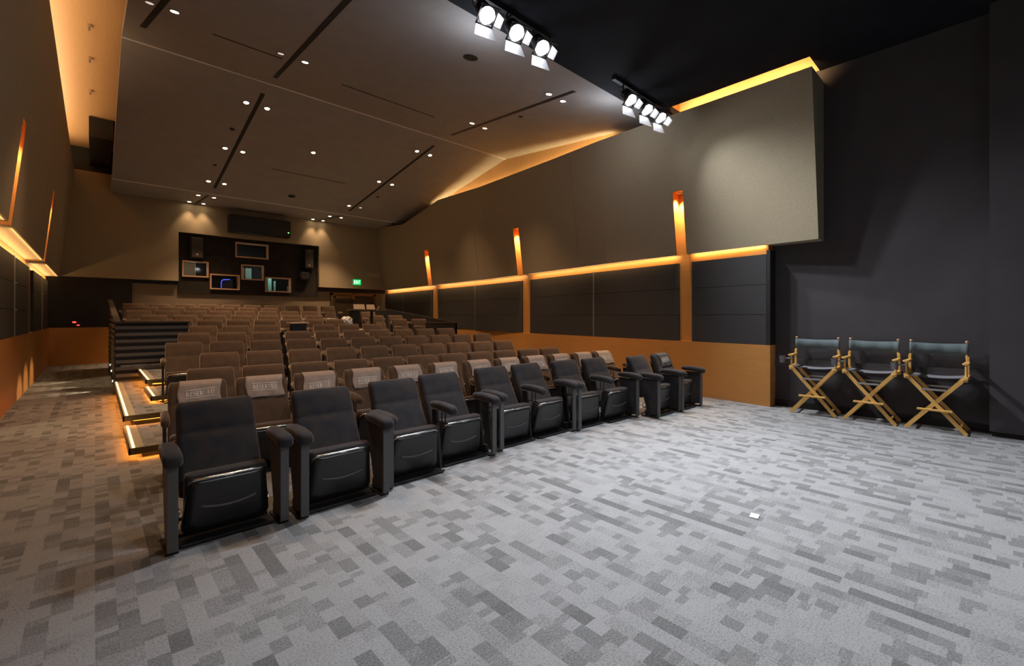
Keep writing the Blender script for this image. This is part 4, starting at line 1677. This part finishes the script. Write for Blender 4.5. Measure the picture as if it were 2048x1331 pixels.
wall_speaker(2.41, 2.86, 3.54, 4.28, 'black wall speaker on the left of the booth board, above the left window')
wall_speaker(6.20, 6.64, 3.45, 4.22, 'black wall speaker at the right end of the booth board')
t = thing('subwoofer', 'round black speaker below the right wall speaker on the booth board', 'speaker', (6.28, 19.41, 2.98))
bm = NB()
rings = []
for y, k in ((0, 1), (-.18, 1), (-.22, .92), (-.235, .7)):
    rings.append([(px * k, y, .17 + pz * k) for px, pz in rrect(.42, .34, .14, 5)])
loft(bm, rings)
obj('cabinet', bm, M_BLACK, t)
t = thing('projector_hush_box', 'long black box with green pilot light, hung high above the booth windows', 'projector box', (4.6, 19.245, 4.58))
bm = NB()
box(bm, -1.03, 1.02, -.42, .0, 0, .62, bev=.01)
obj('casing', bm, M_BLACK, t)
bm = NB()
box(bm, -.98, .97, -.432, -.418, .04, .58, bev=.004)
obj('front_panel', bm, mat('satin_black_panel', (.008, .009, .010), .35), t)
bm = NB()
lathe(bm, [(.022, 0), (.022, .012), (.01, .018)], n=12)
bmesh.ops.rotate(bm, verts=bm.verts, cent=(0, 0, 0), matrix=Matrix.Rotation(rad(90), 3, 'X'))
bmesh.ops.translate(bm, verts=bm.verts, vec=(.94, -.43, .17))
obj('green_pilot', bm, M_GPILOT, t)
for x in (-.2, .12):
    bm = NB()
    path_tube(bm, [(x - .05, -.2, .62), (x - .03, -.2, .66), (x + .03, -.2, .66), (x + .05, -.2, .62)], .008, 6)
    obj('lifting_eye', bm, M_STEEL, t)

# exit sign
t = thing('exit_sign', 'lit green EXIT sign above the doors at the back right', 'exit sign', (8.49, 19.25, 2.885))
bm = NB()
box(bm, -.175, .175, -.035, 0, 0, .235, bev=.006)
obj('sign_box', bm, M_GREEN, t)
bm = NB()


def stroke(x0, x1, z0, z1):
    box(bm, x0, x1, -.040, -.034, z0, z1)


z0, z1, s_ = .045, .19, .022
stroke(-.135, -.135 + s_, z0, z1)
for zz in (z0, (z0 + z1 - s_) / 2, z1 - s_):
    stroke(-.135, -.075, zz, zz + s_)
for sgn in (1, -1):
    beam(bm, (-.028 - sgn * .028, -.037, z0), (-.028 + sgn * .028, -.037, z1), .006, s_, (1, 0, 0))
stroke(.026, .048, z0, z1)
stroke(.066, .14, z1 - s_, z1)
stroke(.092, .114, z0, z1)
obj('exit_letters', bm, M_EXITL, t)
lamp('exit_glow', 'POINT', (0, -.12, .1), .12, (.1, 1, .35), t, shadow_soft_size=.1)

t = thing('notice_board', 'faint pale rectangular board high on the wall right of the exit sign', 'board', (9.28, 19.25, 3.26))
bm = NB()
box(bm, -.3, .3, -.02, 0, 0, .21, bev=.004)
obj('board_face', bm, mat('pale_board', (.42, .35, .24), .6), t)

# double exit door
d = bpy.data.objects.new('door_1', None)
COL.objects.link(d)
struct(d)
bm = NB()
for x0, x1, z0, z1 in ((7.40, 7.50, .0, 2.50), (9.32, 9.44, .0, 2.50), (7.40, 9.44, 2.40, 2.52)):
    box(bm, x0, x1, 19.38, 19.5, z0, z1)
obj('door_frame', bm, M_BRONZE, d)
for x0, x1 in ((7.50, 8.40), (8.42, 9.32)):
    bm = NB()
    box(bm, x0, x1, 19.43, 19.48, .02, 2.39, bev=.004)
    lf = obj('door_leaf', bm, mat('dark_door_paint', (.035, .028, .018), .4), d)
    bm = NB()
    box(bm, x0 + .1, x1 - .1, 19.37, 19.40, .95, 1.02, bev=.006)
    obj('push_bar', bm, M_BRONZE, lf)
bm = NB()
box(bm, 8.385, 8.435, 19.40, 19.43, 1.2, 2.36, bev=.004)
obj('centre_post', bm, M_BRONZE, d)
bm = NB()
box(bm, 7.6, 8.35, 19.33, 19.38, 2.30, 2.36, bev=.004)
box(bm, 8.30, 8.42, 19.30, 19.40, 2.26, 2.42, bev=.006)
obj('door_closer', bm, M_BRONZE, d)

# ================================================================== SOUND DESK AND LOOSE THINGS
t = thing('sound_desk', 'narrow high table with dark pedestal among the rear seats, holding open binders', 'table', (5.8, 12.55, 0.56))
bm = NB()
box(bm, -.50, .58, -.16, .22, 1.105, 1.14, bev=.005)
obj('tabletop', bm, noisy('dark_walnut', (.10, .07, .045), (.13, .09, .06), (2, 40, 40), .5), t)
bm = NB()
box(bm, -.42, -.27, -.12, .18, .0, 1.105, bev=.01)
obj('pedestal', bm, M_BLACK, t)
bm = NB()
box(bm, .22, .26, .05, .18, .0, 1.105, bev=.01)
obj('leg', bm, M_BLACK, t)


def binder(x, y, z, w_, lab, tilt=18):
    b = thing('open_binder', lab, 'binder', (x, y, z), 0)
    for s in (-1, 1):
        bm = NB()
        box(bm, min(0, s * w_), max(0, s * w_), -.006, .006, 0, .15, bev=.002)
        bmesh.ops.rotate(bm, verts=bm.verts, cent=(0, 0, 0), matrix=Matrix.Rotation(rad(-tilt), 3, 'X'))
        bmesh.ops.rotate(bm, verts=bm.verts, cent=(0, 0, 0), matrix=Matrix.Rotation(rad(6 * s), 3, 'Z'))
        bmesh.ops.translate(bm, verts=bm.verts, vec=(0, 0, .003))
        obj('binder_board', bm, M_BEIGEPL, b)


binder(5.62, 12.55, 1.70, .17, 'larger cream open binder standing on the left of the sound desk')
binder(6.0, 12.62, 1.70, .13, 'smaller cream open binder standing on the right of the sound desk')
t = thing('desk_lamp', 'small black gooseneck lamp between the binders on the sound desk', 'lamp', (6.18, 12.5, 1.70))
bm = NB()
path_tube(bm, [(0, 0, 0), (0, -.03, .05), (-.02, -.07, .08), (-.06, -.1, .06), (-.1, -.12, .0)], .008, 8)
obj('gooseneck', bm, M_STEEL, t)
bm = NB()
lathe(bm, [(.03, 0), (.03, .01)], n=14)
obj('base', bm, M_BLACK, t)
bm = NB()
lathe(bm, [(.012, .02), (.022, -.02)], (-.105, -.122, 0), 12)
obj('lamp_shade', bm, M_STEEL, t)

t = thing('plastic_bag', 'crumpled white plastic bag on an armrest beside the sound desk', 'bag', (5.17, 12.38, 1.22))
bm = NB()
rr = random.Random(5)
bmesh.ops.create_icosphere(bm, subdivisions=3, radius=.17)
for v in bm.verts:
    f = 1 + rr.uniform(-.16, .16)
    v.co = Vector((v.co.x * f * .95, v.co.y * f * .7, v.co.z * f * .9))
    v.co.z = max(v.co.z, -.12) + .12
obj('bag_body', bm, M_PLASTICBAG, t)
bm = NB()
box(bm, -.11, .11, -.09, .09, -.65, .004)
obj('bag_stool', bm, M_BLACK, t)

t = thing('small_table', 'small dark console table with pale edge in the gap of the seventh row', 'table', (3.36, 10.75, 0.45))
bm = NB()
box(bm, -.20, .20, -.15, .15, .885, .915, bev=.004)
obj('tabletop', bm, mat('pale_laminate', (.62, .50, .36), .5), t)
bm = NB()
box(bm, -.14, .16, -.1, .1, 0, .885)
obj('pedestal', bm, M_BLACK, t)
